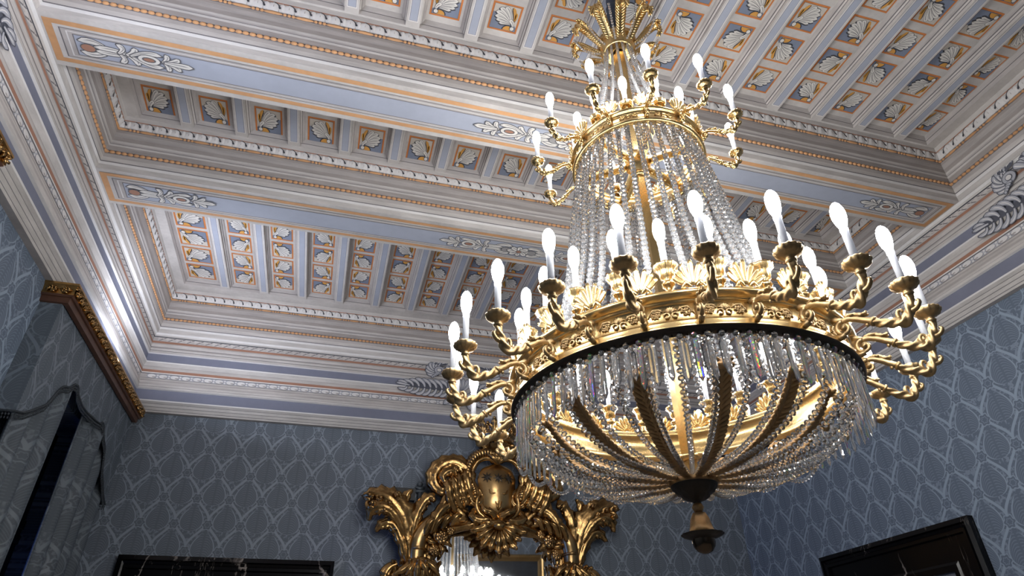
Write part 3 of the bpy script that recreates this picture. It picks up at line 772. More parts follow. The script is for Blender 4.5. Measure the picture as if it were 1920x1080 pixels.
def pelmet(y0, y1, zt, label, glabel):
    """gilded curtain cornice board with a fabric valance and fringe below"""
    root = empty('curtain_pelmet', (-WX, (y0+y1)/2, zt))
    tag(root, label, 'curtain pelmet')
    h = (y1-y0)/2; pr = 0.19
    prof = [(0.0, 0.0), (pr, 0.0), (pr, -0.012), (pr-0.008, -0.02), (pr-0.016, -0.05), (pr-0.012, -0.078), (pr-0.02, -0.088), (pr-0.03, -0.09), (pr-0.034, -0.125), (pr-0.06, -0.13), (pr-0.06, -0.10)]
    mb = MB()
    for i in range(len(prof)-1):
        (da, za), (db, zb) = prof[i], prof[i+1]
        mt = 0 if 1 <= i <= 4 else 1
        ea, eb = da-pr, db-pr
        A = [(0, -h-ea, za), (da, -h-ea, za), (da, h+ea, za), (0, h+ea, za)]
        B = [(0, -h-eb, zb), (db, -h-eb, zb), (db, h+eb, zb), (0, h+eb, zb)]
        for j in range(3): mb.add([A[j], A[j+1], B[j+1], B[j]], [(0,1,2,3)], mt)
    mb.build('cornice_board', [M['pelmet_gilt'], M['pelmet_wood']], root)
    rnd = random.Random(3); n = int(2*h/0.085)              # carved foliage along the gilt hollow
    def sprig(P):
        mb = MB()
        for q in range(6):
            a = q*1.05 + rnd.uniform(-0.3, 0.3)
            mb.tube([P(0.008*cos(a), 0.006*sin(a), 0.0), P(0.022*cos(a+0.5), 0.017*sin(a+0.5), 0.010), P(0.033*cos(a+1.1), 0.024*sin(a+1.1), 0.004)], [0.008, 0.0085, 0.003], n=6)
        mb.ball(P(0, 0, 0.006), 0.009, 6, 4)
        return mb
    board = root.children[0]
    variants = []
    for k in range(n):
        c = -h + (k+0.5)*2*h/n
        if k < 3: o = sprig(lambda u, v, d: (pr-0.012+d*1.2, u*1.45, -0.046+v*1.35)).build('gilt_carving', M['frame_gold'], board); variants.append(o)
        else: o = variants[k % 3].copy(); COL.objects.link(o)
        o.location = (0, c, 0)
    for k in range(2):
        for s in (-1, 1): sprig(lambda u, v, d, k=k, s=s: (0.05+k*0.075+u, s*(h-0.012+d), -0.048+v)).build('gilt_carving', M['frame_gold'], board)
    # fabric valance with a shaped lower edge, returns to the wall at both ends
    edge = [(0.0, -0.83), (0.05, -0.80), (0.10, -0.74), (0.16, -0.66), (0.20, -0.52), (0.225, -0.48), (0.26, -0.46), (0.30, -0.40), (0.335, -0.385), (0.36, -0.42), (0.43, -0.445), (0.5, -0.45)]
    def bot(t): return interp(edge, min(t, 1-t))
    xf = pr-0.068
    rows = []
    for i in range(65):
        y = -h+0.05+(2*h-0.10)*i/64; t = i/64; zb = bot(t); wob = 0.010*sin(y*9.0)
        rows.append([(xf+wob*(j/8)*sin(pi*t), y, -0.11+(zb+0.11)*j/8) for j in range(9)])
    mb = MB(); mb.grid(rows, 0, True); mb.grid([[(p[0]-0.006, p[1], p[2]) for p in r] for r in rows], 0, True)
    for e, sg in ((rows[0], 1), (rows[-1], -1)):           # returns to the wall
        for off in (0.0, 0.006):
            mb.grid([[(p[0]*(1-q/5), p[1]+sg*off, p[2]) for p in e] for q in range(6)], 0, True)
    mb.build('valance', M['drape'], root)
    mb = MB()                                              # looped braid fringe
    pts = [Vector((xf*q/4, rows[0][0][1], rows[0][-1][2])) for q in range(4)] + [Vector(r[-1]) for r in rows] + [Vector((xf*(1-q/4), rows[-1][0][1], rows[-1][-1][2])) for q in range(1, 5)]
    mb.tube([tuple(p+Vector((0.004, 0, 0.006))) for p in pts], 0.007, n=6, mat=0, twist=(0.25, 2, 180))
    dist = 0.0
    for i in range(len(pts)-1):
        a, b = pts[i], pts[i+1]; L = (b-a).length; m = max(int(L/0.017+0.5), 1)
        for k in range(m):
            p = a.lerp(b, k/m)
            mb.ball((p.x+0.004, p.y, p.z-0.013), 0.0068, 5, 4, 0, (0.8, 0.9, 1.2)); mb.ball((p.x+0.004, p.y+0.004, p.z-0.031), 0.0045, 5, 4, 0, (0.8, 0.8, 1.9))
    mb.build('fringe', M['fringe'], root)
    return root
pel = pelmet(3.857, 5.945, 3.832, 'gilded curtain pelmet with grey fringed valance, nearest the far corner', None)
pel2 = pelmet(0.62, 2.73, 3.832, 'gilded curtain pelmet cut off by the left edge, nearer the camera', None)
# concealed light strip on top of the pelmets, washing the cornice
for p_, yc in ((pel, 4.9), (pel2, 1.68)):
    mb = MB(); mb.box((0.03, -0.95, 0.001), (0.09, 0.95, 0.012)); mb.build('light_strip', M['tube'], p_)
    area_lamp('cove_strip', (0.06, 0, 0.02), (0.25, 0, 1), 0.05, 1.9, 30.0, (0.82, 0.87, 1.0), p_)

def drape(name, label, ya, yb, depth, seed, xc, group=None, nf=5):
    rnd = random.Random(seed)
    root = empty(name, (0, 0, 0)); tag(root, label, 'curtain', group)
    n = 90; rows = []
    ph = rnd.uniform(0, 6); amp = [rnd.uniform(0.6, 1.2) for _ in range(nf+2)]
    for i in range(n+1):
        t = i/n; y = ya+(yb-ya)*t
        f = t*nf; k = int(f)
        s = sin(2*pi*f + ph)
        d = xc + depth*(0.6*s + 0.25*sin(4*pi*f+ph*2)) * (amp[k]*(1-(f-k))+amp[min(k+1, nf+1)]*(f-k))
        rows.append([(d*1.0, y + 0.012*sin(z*1.3+f), z) for z in [0.02+3.6*j/18 for j in range(19)]])
    mb = MB(); mb.grid(rows, 0, True)
    mb.grid([[(p[0]-0.006, p[1], p[2]) for p in r] for r in rows], 0, True)
    mb.build('cloth', M['curtain'], root)
    mb = MB()
    for yy, row in ((ya, rows[0]), (yb, rows[-1])):
        mb.tube([(p[0]-0.003, p[1], p[2]) for p in row], 0.008, n=6)
    mb.build('hem', M['curtain'], root)
    return root
drape('curtain', 'grey damask curtain hanging at the left picture edge, near side of the dark window', 3.938, 4.53, 0.062, 4, -2.955, nf=3)
drape('curtain', 'grey damask curtain with a blue lit edge, between the dark window and the far corner', 4.95, 5.84, 0.058, 9, -2.955, nf=4)
mb = MB()                                                  # rod hidden behind the valance
mb.tube([(-2.955, 3.935, 3.645), (-2.955, 5.87, 3.645)], 0.018, n=10)
for y in (3.95, 5.86): mb.tube([(-2.955, y, 3.645), (-WX, y, 3.645)], 0.012, n=8)
tag(mb.build('curtain_rod', M['wood_dark']), 'dark curtain rod behind the valance at left', 'curtain rod')

# ================================================================== GILT MIRROR
MX, MY = 0.315, 5.86                    # centre of the mirror and its front plane
def leaf3(mb, path, width, lobes=6, depth=0.02, mat=0, lob=0.25, curl=0.0, nrm=(0,-1,0), n=5, v_up=0.0, thick=0.012, groove=0.45):
    """acanthus leaf swept along a path: grooved front, lobed edges, solid back"""
    P = smoothpath(path, n); N = len(P); ref = Vector(nrm)
    if not isinstance(width, (list, tuple)): width = [width]*2
    V = (-1, -0.8, -0.5, -0.25, 0, 0.25, 0.5, 0.8, 1)
    rows = []
    for i, p in enumerate(P):
        t = i/(N-1)
        T = (P[min(i+1,N-1)]-P[max(i-1,0)])
        T = T.normalized() if T.length > 1e-9 else Vector((0,0,1))
        nn = ref - T*ref.dot(T)
        if nn.length < 1e-4: nn = Vector((0,-0.3,1)) - T*Vector((0,-0.3,1)).dot(T)
        nn.normalize(); B = T.cross(nn)
        f = t*(len(width)-1); k = min(int(f), len(width)-2)
        w = width[k]*(1-(f-k)) + width[k+1]*(f-k)
        ph = (t*lobes) % 1.0
        saw = 1 + lob*(ph*1.4-0.9) * (1 if 0.04 < t < 0.98 else 0)
        row = []
        for v in V:
            ww = w*(saw if abs(v) > 0.7 else (1+(saw-1)*0.5))
            h = depth*((1-v*v)*0.8 + groove*cos(v*3*pi)*0.5*(1-0.4*abs(v))) + (depth*0.55*(ph-0.4)*abs(v)) + curl*abs(v)**2
            if v == 0: h += depth*0.25
            row.append(tuple(p + B*(v*ww) + nn*h))
        for v in (0.9, 0.0, -0.9):
            row.append(tuple(p + B*(v*w*0.9) - nn*thick))
        rows.append(row)
    mb.grid(rows, mat, True, close=True, caps=True)
def spiral(cx, cz, r0, r1, a0, turns, n=22, y=0.0, y1=None):
    out = []
    for i in range(n+1):
        t = i/n; r = r0 + (r1-r0)*t; a = a0 + 2*pi*turns*t
        out.append((cx+r*cos(a), y if y1 is None else y+(y1-y)*t, cz+r*sin(a)))
    return out
def rosette(mb, c, r, mat=0, petals=7):
    for ring, (rr, dy, q) in enumerate(((r, 0.0, petals), (r*0.62, -r*0.22, petals-1), (r*0.32, -r*0.4, 4))):
        for k in range(q):
            a = 2*pi*k/q + ring*0.4
            mb.ball((c[0]+rr*0.58*cos(a), c[1]+dy, c[2]+rr*0.58*sin(a)), rr*0.46, 7, 5, mat, (1, 0.55, 1))
    mb.ball((c[0], c[1]-r*0.5, c[2]), r*0.2, 6, 5, mat)

mir = empty('wall_mirror', (MX, WY, 1.15))
tag(mir, 'large gilt baroque mirror with carved crest on the far wall below the cornice', 'mirror')
def mpart(mb, name, mats):
    o = mb.build(name, mats, mir); o.matrix_parent_inverse = Matrix.Translation((-MX, -WY, -1.15)); return o
def mm(s, x, z, y=0.0): return (MX + s*x, MY + y, z)

# glass: hangs a little askew behind the frame
mb = MB()
gpts = [(-0.58,1.25),(0.58,1.25),(0.58,2.70),(0.50,2.84),(0.36,2.93),(0.15,2.97),(-0.15,2.97),(-0.36,2.93),(-0.50,2.84),(-0.58,2.70)]
YAW, TILT = radians(-5.0), radians(2.7)
def gl(x, z, d): return (MX + x*cos(YAW), WY - 0.060 + x*sin(YAW)*1.0 - (z-2.0)*sin(TILT) + d, z)
mb.poly([gl(x, z, 0) for x, z in gpts], 0)
k = len(gpts)
mb.add([gl(x, z, 0) for x, z in gpts] + [gl(x, z, 0.01) for x, z in gpts], [(i, (i+1) % k, k+(i+1) % k, k+i) for i in range(k)], 0)
mpart(mb, 'mirror_glass', M['mirror'])

# base frame: posts, arch and bottom rail
mb = MB()
def rail(path, w, y, prof=((-1,0.0),(-0.95,-0.05),(-0.6,-0.075),(-0.2,-0.05),(0.25,-0.06),(0.6,-0.085),(0.9,-0.06),(1,0.0))):
    P = smoothpath(path, 5); rows = []
    for i, p in enumerate(P):
        T = (P[min(i+1,len(P)-1)]-P[max(i-1,0)]).normalized(); B = Vector((T.z, 0, -T.x))
        ww = w if not isinstance(w, (list, tuple)) else w[0]+(w[1]-w[0])*i/(len(P)-1)
        rows.append([tuple(p + B*(v*ww) + Vector((0, y+d, 0))) for v, d in prof])
    mb.grid(rows, 0, True)
for s in (-1, 1):
    rail([mm(s,0.70,1.15), mm(s,0.70,1.6), mm(s,0.70,2.2), mm(s,0.70,2.70)], 0.12, 0.03)
rail([mm(1,-0.75,1.18), mm(1,0,1.12), mm(1,0.75,1.18)], 0.12, 0.03)
for s in (-1, 1):
    rail([mm(s,0.66,2.66), mm(s,0.60,2.84), mm(s,0.42,2.97), mm(s,0.2,3.02), mm(s,0,3.03)], [0.11, 0.07], 0.03)
mpart(mb, 'frame_rail', M['frame_gold'])

# smooth burnished tubes bending from the posts to the arch
for s in (-1, 1):
    mb = MB()
    mb.tube(smoothpath([mm(s,0.70,2.56,-0.03), mm(s,0.71,2.72,-0.05), mm(s,0.68,2.86,-0.07), mm(s,0.58,2.97,-0.07), mm(s,0.44,3.01,-0.05), mm(s,0.34,2.99,-0.02)], 6), [0.075]*12+[0.07]*12+[0.055]*7, n=14)
    mb.tube(smoothpath([mm(s,0.62,2.735,-0.05), mm(s,0.70,2.74,-0.135), mm(s,0.79,2.735,-0.05)], 6), 0.014, n=8)
    mpart(mb, 'bracket', M['frame_gold_light'])
# leaf cups under the brackets
for s in (-1, 1):
    mb = MB()
    for k in range(7):
        x = 0.70 + (k-3)*0.048; dy = -0.12+0.012*(k-3)**2
        leaf3(mb, [mm(s,0.70+(k-3)*0.03,2.38,-0.02), mm(s,x,2.50,dy), mm(s,x+(k-3)*0.012,2.60,dy-0.02), mm(s,x+(k-3)*0.022,2.645,dy-0.05)], [0.03,0.042,0.034,0.008], 3, 0.02, lob=0.3)
    for k in range(5):
        leaf3(mb, [mm(s,0.70,2.66,-0.10), mm(s,0.70+(k-2)*0.06,2.60-0.01*k,-0.14), mm(s,0.70+(k-2)*0.095,2.52,-0.12)], [0.03,0.035,0.01], 3, 0.02)
    leaf3(mb, spiral(MX+s*0.86, 2.50, 0.115, 0.03, pi/2 if s > 0 else pi/2, -s*1.15, y=MY-0.03), [0.045,0.055,0.05,0.03], 6, 0.03)
    mb.ball(mm(s,0.86,2.50,-0.07), 0.035, 8, 6)
    for zz in (2.25, 2.0, 1.75, 1.5, 1.3):
        leaf3(mb, [mm(s,0.60,zz,-0.02), mm(s,0.70,zz+0.09,-0.09), mm(s,0.82,zz+0.12,-0.03)], [0.03,0.06,0.015], 4, 0.025)
    mpart(mb, 'post_foliage', M['frame_gold'])
# great flaring leaf at each shoulder
for s in (-1, 1):
    mb = MB()
    leaf3(mb, [mm(s,0.76,2.62,-0.02), mm(s,0.79,2.82,-0.05), mm(s,0.85,3.00,-0.09), mm(s,0.97,3.13,-0.12), mm(s,1.10,3.17,-0.10), mm(s,1.20,3.16,-0.05)], [0.04,0.09,0.13,0.12,0.085,0.03], 9, 0.05, lob=0.4, groove=0.7)
    leaf3(mb, [mm(s,0.78,2.62,-0.02), mm(s,0.84,2.80,-0.06), mm(s,0.93,2.93,-0.08), mm(s,1.02,2.93,-0.07), mm(s,1.07,2.87,-0.05)], [0.035,0.055,0.065,0.055,0.014], 6, 0.035, lob=0.4, groove=0.7)
    leaf3(mb, [mm(s,0.80,2.80,-0.05), mm(s,0.90,2.98,-0.12), mm(s,1.02,3.06,-0.15), mm(s,1.12,3.03,-0.12), mm(s,1.14,2.95,-0.09)], [0.04,0.06,0.075,0.06,0.014], 6, 0.035, lob=0.4, groove=0.7)
    leaf3(mb, [mm(s,0.76,2.80,-0.05), mm(s,0.74,2.98,-0.09), mm(s,0.68,3.12,-0.10), mm(s,0.62,3.17,-0.11), mm(s,0.58,3.13,-0.13)], [0.035,0.06,0.065,0.055,0.014], 6, 0.035, lob=0.4, groove=0.7)
    leaf3(mb, [mm(s,0.80,2.86,-0.06), mm(s,0.84,3.04,-0.08), mm(s,0.83,3.18,-0.08), mm(s,0.78,3.23,-0.10)], [0.03,0.05,0.045,0.01], 4, 0.025)
    for k, (x, z, r) in enumerate(((1.06,3.13,0.055),(0.98,3.09,0.05),(1.13,3.08,0.045),(1.16,3.15,0.035),(0.92,3.16,0.04),(1.02,3.03,0.04))):
        leaf3(mb, spiral(MX+s*x, z, r, 0.008, 1.2*k, -s*0.9, n=10, y=MY-0.12, y1=MY-0.17), [0.018,0.024,0.02,0.012], 4, 0.018)
        mb.ball(mm(s,x,z,-0.17), 0.017, 7, 5)
    mpart(mb, 'flaring_acanthus', M['frame_gold'])
# foliage and roses along the arch
for s in (-1, 1):
    mb = MB()
    leaf3(mb, [mm(s,0.60,2.86,-0.11), mm(s,0.56,3.00,-0.15), mm(s,0.47,3.10,-0.14), mm(s,0.36,3.11,-0.12)], [0.03,0.06,0.055,0.02], 5, 0.03)
    leaf3(mb, [mm(s,0.56,3.02,-0.12), mm(s,0.49,3.13,-0.13), mm(s,0.43,3.24,-0.13), mm(s,0.45,3.31,-0.14), mm(s,0.50,3.30,-0.16)], [0.025,0.05,0.045,0.035,0.012], 5, 0.025)
    leaf3(mb, [mm(s,0.52,3.02,-0.12), mm(s,0.42,3.12,-0.13), mm(s,0.34,3.17,-0.14), mm(s,0.30,3.16,-0.15)], [0.025,0.045,0.04,0.012], 4, 0.025)
    for k in range(4):
        x = 0.66-0.075*k
        leaf3(mb, [mm(s,x,2.84+0.03*k,-0.12), mm(s,x-0.05,2.95+0.018*k,-0.16), mm(s,x-0.10,2.96+0.02*k,-0.14)], [0.02,0.04,0.01], 4, 0.022)
    rosette(mb, mm(s,0.50,2.84,-0.10), 0.062); rosette(mb, mm(s,0.56,2.73,-0.09), 0.05); rosette(mb, mm(s,0.42,2.90,-0.09), 0.042)
    for q in range(6):
        a = q*1.05; leaf3(mb, [mm(s,0.52,2.80,-0.06), mm(s,0.52+0.07*cos(a),2.80+0.07*sin(a),-0.09), mm(s,0.52+0.12*cos(a+0.3),2.80+0.11*sin(a+0.3),-0.07)], [0.015,0.03,0.008], 3, 0.015)
    for q in range(4): mb.ball(mm(s,0.55+0.035*(q%2),2.63-0.045*q,-0.08), 0.022, 7, 5)
    mpart(mb, 'rose_swag', M['frame_gold'])
# big C scrolls either side of the shield
for s in (-1, 1):
    mb = MB()
    sc = [mm(s,0.18,2.99,-0.04), mm(s,0.30,3.03,-0.06), mm(s,0.38,3.12,-0.08), mm(s,0.37,3.22,-0.10), mm(s,0.31,3.31,-0.11)]
    leaf3(mb, sc, [0.05,0.085,0.09,0.075,0.05], 6, 0.04)
    leaf3(mb, [mm(s,0.30,3.20,-0.09), mm(s,0.27,3.32,-0.12), mm(s,0.29,3.43,-0.12), mm(s,0.40,3.50,-0.12), mm(s,0.52,3.47,-0.11), mm(s,0.59,3.37,-0.10), mm(s,0.56,3.27,-0.10), mm(s,0.47,3.23,-0.12), mm(s,0.40,3.27,-0.14), mm(s,0.42,3.34,-0.16)],
          [0.05,0.065,0.075,0.085,0.09,0.085,0.07,0.055,0.04,0.02], 16, 0.045, lob=0.16, groove=0.7)
    leaf3(mb, [mm(s,0.36,3.34,-0.12), mm(s,0.44,3.41,-0.16), mm(s,0.52,3.36,-0.16), mm(s,0.50,3.29,-0.16)], [0.02,0.05,0.045,0.012], 5, 0.025)
    for k in range(5):
        a = radians(200+35*k); leaf3(mb, [mm(s,0.34,3.24,-0.10), mm(s,0.34+0.07*cos(a),3.22+0.08*sin(a),-0.14), mm(s,0.34+0.11*cos(a+0.4),3.22+0.14*sin(a+0.2),-0.12)], [0.02,0.035,0.008], 3, 0.02)
    mb.ball(mm(s,0.45,3.31,-0.17), 0.03, 8, 6); mb.ball(mm(s,0.36,3.16,-0.16), 0.028, 8, 6)
    for k in range(4):                              # broad leaves falling from the volute to the arch
        x0 = 0.50-0.055*k; z0 = 3.36+0.035*k
        leaf3(mb, [mm(s,x0+0.02,z0-0.02,0.0), mm(s,x0-0.02,z0-0.09,-0.19+0.01*k), mm(s,x0-0.05,z0-0.20,-0.17), mm(s,x0-0.11,z0-0.31,-0.12)], [0.012,0.05,0.055,0.02], 5, 0.04, lob=0.3, groove=0.8)
    rosette(mb, mm(s,0.42,3.42,-0.15), 0.055)
    for k in range(9):                              # bosses along the outer edge of the volute
        a = radians(200-28*k); r = 0.155
        mb.ball((MX+s*(0.44-r*cos(a)*-1.0), MY-0.13, 3.365+r*sin(a)*0.9), 0.026, 7, 5, 0, (1,0.7,1))
    leaf3(mb, spiral(MX+s*0.215, 3.19, 0.085, 0.015, pi*0.5, s*1.2, y=MY-0.10, y1=MY-0.15), [0.03,0.035,0.03,0.02], 6, 0.025)
    mb.ball(mm(s,0.215,3.19,-0.15), 0.026, 8, 6)
    leaf3(mb, [mm(s,0.03,2.94,-0.08), mm(s,0.13,2.985,-0.12), mm(s,0.24,2.95,-0.12), mm(s,0.38,2.925,-0.07), mm(s,0.52,2.93,-0.05)], [0.03,0.05,0.045,0.03,0.02], 5, 0.025)
    mb.ball(mm(s,0.13,2.935,-0.15), 0.042, 9, 7)
    mpart(mb, 'scroll', M['frame_gold'])
# coat of arms: bulging plate, its border, charges
def shield_w(t):     # half width of the plate, t = 0 bottom .. 1 top
    return interp([(0,0.05),(0.08,0.125),(0.25,0.165),(0.5,0.175),(0.72,0.185),(0.88,0.15),(0.97,0.08),(1,0.02)], t)
mb = MB(); rows = []
for i in range(19):
    t = i/18; z = 3.02+0.50*t; w = shield_w(t); row = []
    for v in [q/6 for q in range(-6, 7)]:
        bul = 0.075*(1-v*v)*(sin(pi*min(max(t, 0.02), 0.98))**0.6)
        row.append((MX+v*w, MY-0.10-bul, z))
    rows.append(row)
mb.grid(rows, 0, True)
sh = mpart(mb, 'shield', M['frame_gold_light'])
def on_shield(x, z, d=0.004):
    t = (z-3.02)/0.50; w = shield_w(t); v = x/w
    return (MX+x, MY-0.10-0.075*(1-v*v)*(sin(pi*t)**0.6)-d, z)
mb = MB()
for cx, cz in ((-0.105,3.375),(0.015-0.015,3.365),(0.105,3.375)):
    n = 16; front = []
    for k in range(n):
        r = 0.050 if k % 2 == 0 else 0.020
        a = pi/2 + 2*pi*k/n
        front.append(on_shield(cx+r*cos(a), cz+r*sin(a), 0.010))
    c = on_shield(cx, cz, 0.016)
    mb.add(front+[c], [(k, (k+1) % n, n) for k in range(n)], 0)
    mb.add(front+[(p[0], p[1]+0.02, p[2]) for p in front], [(k, (k+1) % n, n+(k+1) % n, n+k) for k in range(n)], 0)
o = mb.build('star', M['under'], sh)
mb = MB()
for s in (-1, 1):
    mb.tube([on_shield(s*0.088,3.262,0.004), on_shield(s*0.080,3.232,0.006), on_shield(s*0.058,3.222,0.006), on_shield(s*0.030,3.226,0.004)], [0.003,0.008,0.009,0.004], n=6)
mb.tube([on_shield(-0.03,3.155,0.006), on_shield(-0.008,3.10,0.012), on_shield(0,3.08,0.008)], [0.004,0.010,0.005], n=6)
mb.tube([on_shield(0.03,3.155,0.006), on_shield(0.008,3.10,0.012), on_shield(0,3.08,0.008)], [0.004,0.010,0.005], n=6)
mb.tube([on_shield(0,3.165,0.006), on_shield(0,3.12,0.012)], [0.003,0.007], n=6)
o = mb.build('crescent', M['pelmet_gilt'], sh)
mb = MB()
for s in (-1, 1):
    bord = [mm(s,0.0,3.53,-0.12), mm(s,0.09,3.56,-0.13), mm(s,0.18,3.53,-0.13), mm(s,0.235,3.45,-0.12), mm(s,0.245,3.36,-0.12), mm(s,0.215,3.29,-0.12), mm(s,0.19,3.22,-0.13), mm(s,0.20,3.12,-0.13), mm(s,0.17,3.05,-0.13), mm(s,0.09,2.99,-0.14), mm(s,0,2.975,-0.15)]
    P = smoothpath(bord, 4)
    mb.tube([tuple(p) for p in P], [0.026]*len(P), n=8)
    for i in range(1, 28):                         # shell-like gadroons round the plate
        p = P[i]; T = (P[min(i+1, len(P)-1)]-P[i-1]).normalized(); B = Vector((T.z, 0, -T.x))*(1 if s < 0 else -1)
        if i <= 24 or i > 34:
            q = p - B*0.0
            out = Vector((p.x-MX, 0, p.z-3.27)).normalized()
            r = 0.085*(1 if i < 20 else 0.6)
            mb.tube([tuple(p+out*0.005), tuple(p+out*r*0.6+Vector((0,-0.04,0))), tuple(p+out*r+Vector((0,0.005,0)))], [0.018,0.030,0.020], n=8)
    leaf3(mb, [mm(s,0.21,3.09,-0.12), mm(s,0.235,3.02,-0.15), mm(s,0.18,2.985,-0.17), mm(s,0.09,2.99,-0.18)], [0.02,0.05,0.045,0.02], 5, 0.02)
    leaf3(mb, [mm(s,0.0,3.00,-0.14), mm(s,0.07,3.05,-0.19), mm(s,0.13,3.07,-0.18), mm(s,0.16,3.12,-0.17)], [0.03,0.035,0.03,0.01], 4, 0.02)
for k in range(5):                                  # leaf at the head of the shield
    leaf3(mb, [mm(1,0.0,3.50,-0.16), mm(1,(k-2)*0.025,3.55,-0.19), mm(1,(k-2)*0.055,3.60-0.008*abs(k-2),-0.17)], [0.014,0.022,0.008], 3, 0.014)
mpart(mb, 'shield_border', M['frame_gold'])
# neck scrolls and crown above
mb = MB()
for s in (-1, 1):
    leaf3(mb, [mm(s,0.03,3.54,-0.10), mm(s,0.08,3.60,-0.12), mm(s,0.12,3.67,-0.12)] + spiral(MX+s*0.125, 3.69, 0.03, 0.008, 0 if s > 0 else pi, s*0.8, n=8, y=MY-0.12), [0.03,0.03,0.026,0.02,0.012], 5, 0.02)
mb.tube([mm(1,0,3.54,-0.06), mm(1,0,3.72,-0.06)], [0.05,0.07], n=12)
mpart(mb, 'crest_scroll', M['frame_gold'])
mb = MB()
cc = (MX, MY-0.07, 0)
mb.lathe([(0.150,3.70),(0.172,3.705),(0.178,3.72),(0.168,3.735),(0.170,3.765),(0.184,3.775),(0.186,3.79),(0.174,3.80),(0.165,3.79),(0.150,3.70)], 28, cc)
for k in range(10):
    a = 2*pi*k/10
    o3 = lambda r, z, da=0: (cc[0]+r*cos(a+da), cc[1]+r*sin(a+da), z)
    leaf3(mb, [o3(0.175,3.79), o3(0.185,3.84), o3(0.205,3.89), o3(0.225,3.92)], [0.030,0.036,0.030,0.008], 3, 0.016, nrm=(cos(a), sin(a), 0.2))
    for q in (-1, 1):
        leaf3(mb, [o3(0.178,3.80), o3(0.188,3.845,q*0.14), o3(0.205,3.86,q*0.27)], [0.016,0.022,0.006], 3, 0.012, nrm=(cos(a), sin(a), 0.2))
    mb.ball(o3(0.200,3.815,pi/10), 0.012, 6, 5); mb.ball(o3(0.172,3.75,pi/10), 0.009, 6, 4)
    mb.tube([o3(0.18,3.80,pi/10), o3(0.205,3.86,pi/10)], [0.009,0.006], n=6); mb.ball(o3(0.208,3.872,pi/10), 0.016, 7, 5)
mpart(mb, 'crown', M['frame_gold'])
# hanging palmette over the glass
mb = MB()
for k in range(11):
    a = radians(-90 + (k-5)*19); L = 0.27 if abs(k-5) not in (5,) else 0.20
    L *= (1.0 if k % 2 else 0.92)
    px = lambda r, d: (MX + r*cos(a)*1.0, MY+d, 2.955 + r*sin(a)*0.98)
    leaf3(mb, [px(0.03,-0.13), px(L*0.45,-0.17), px(L*0.8,-0.15), px(L,-0.17)], [0.014,0.034,0.040,0.008], 4, 0.022, lob=0.35)
mb.ball(mm(1,0,2.94,-0.18), 0.05, 10, 7, 0, (1.2,0.7,0.8))
mb.tube([mm(1,-0.12,2.955,-0.14), mm(1,0,2.965,-0.17), mm(1,0.12,2.955,-0.14)], [0.028,0.036,0.028], n=9)
mpart(mb, 'palmette', M['frame_gold'])

# small iron wall fittings behind the frame
mb = MB()
hx, hz = -0.375, 3.33
mb.tube([(hx, 5.96, hz-0.42), (hx, 5.96, hz-0.02)], [0.016,0.020], n=8); mb.tube([(hx-0.075, 5.95, hz-0.06), (hx+0.085, 5.95, hz-0.05)], 0.014, n=7)
mb.tube([(hx-0.02, 5.99, hz-0.2), (hx-0.02, 5.95, hz-0.2)], 0.012, n=7)
mb.ball((hx, 5.955, hz+0.01), 0.026, 8, 6)
mb.tube([(hx-0.045, 5.955, hz-0.02), (hx, 5.95, hz-0.03), (hx+0.045, 5.955, hz-0.02)], [0.01,0.02,0.01], n=7)
tag(mb.build('wall_hook', M['iron']), 'small grey iron hook fixed to the wall behind the left of the mirror', 'hook')
mb = MB(); mb.box((-0.60, 5.90, 3.175), (-0.42, 5.995, 3.285)); mb.box((-0.585, 5.885, 3.19), (-0.53, 5.90, 3.27)); mb.box((-0.52, 5.885, 3.19), (-0.465, 5.90, 3.27))
tag(mb.build('sensor_box', M['black']), 'small black box on the wall beside the iron hook', 'box')
mb = MB(); mb.box((0.885, 5.965, 2.95), (0.915, 5.998, 3.45))
tag(mb.build('hanging_strap', M['sleeve']), 'dark flat strap on the wall behind the right scroll of the mirror', 'strap')

# framed picture on the back wall, seen in the mirror
pic = empty('picture_frame', (1.05, WB, 2.5))
tag(pic, 'gilt framed dark picture reflected in the mirror', 'picture')
mb = MB(); W2, H2 = 0.92, 1.0
prof = [(0,0.0),(0,0.05),(0.02,0.07),(0.05,0.06),(0.07,0.075),(0.10,0.05),(0.13,0.03),(0.13,0.0)]
for i in range(len(prof)-1):
    (a, d), (b, e) = prof[i], prof[i+1]
    A = [(-W2+a, d, -H2+a),(W2-a, d, -H2+a),(W2-a, d, H2-a),(-W2+a, d, H2-a)]; B = [(-W2+b, e, -H2+b),(W2-b, e, -H2+b),(W2-b, e, H2-b),(-W2+b, e, H2-b)]
    for j in range(4): mb.add([A[j], A[(j+1)%4], B[(j+1)%4], B[j]], [(0,1,2,3)], 0)
mb.build('frame', M['frame_gold_light'], pic)
mb = MB(); mb.poly([(-W2+0.12, 0.012, -H2+0.12),(W2-0.12, 0.012, -H2+0.12),(W2-0.12, 0.012, H2-0.12),(-W2+0.12, 0.012, H2-0.12)]); mb.build('canvas', M['canvas'], pic)

# ================================================================== CHANDELIER
CZ = 2.0
ch = empty('chandelier', (0, YC, CZ))
tag(ch, 'two tiered gilt and crystal candle chandelier hanging from the coffered ceiling', 'chandelier')
def cpart(mb, name, mats, parent=None):
    o = mb.build(name, mats, parent or ch)
    if parent is None: o.location = (0, 0, -CZ)
    return o
def P3(R, a, z): return (R*cos(a), R*sin(a), z)

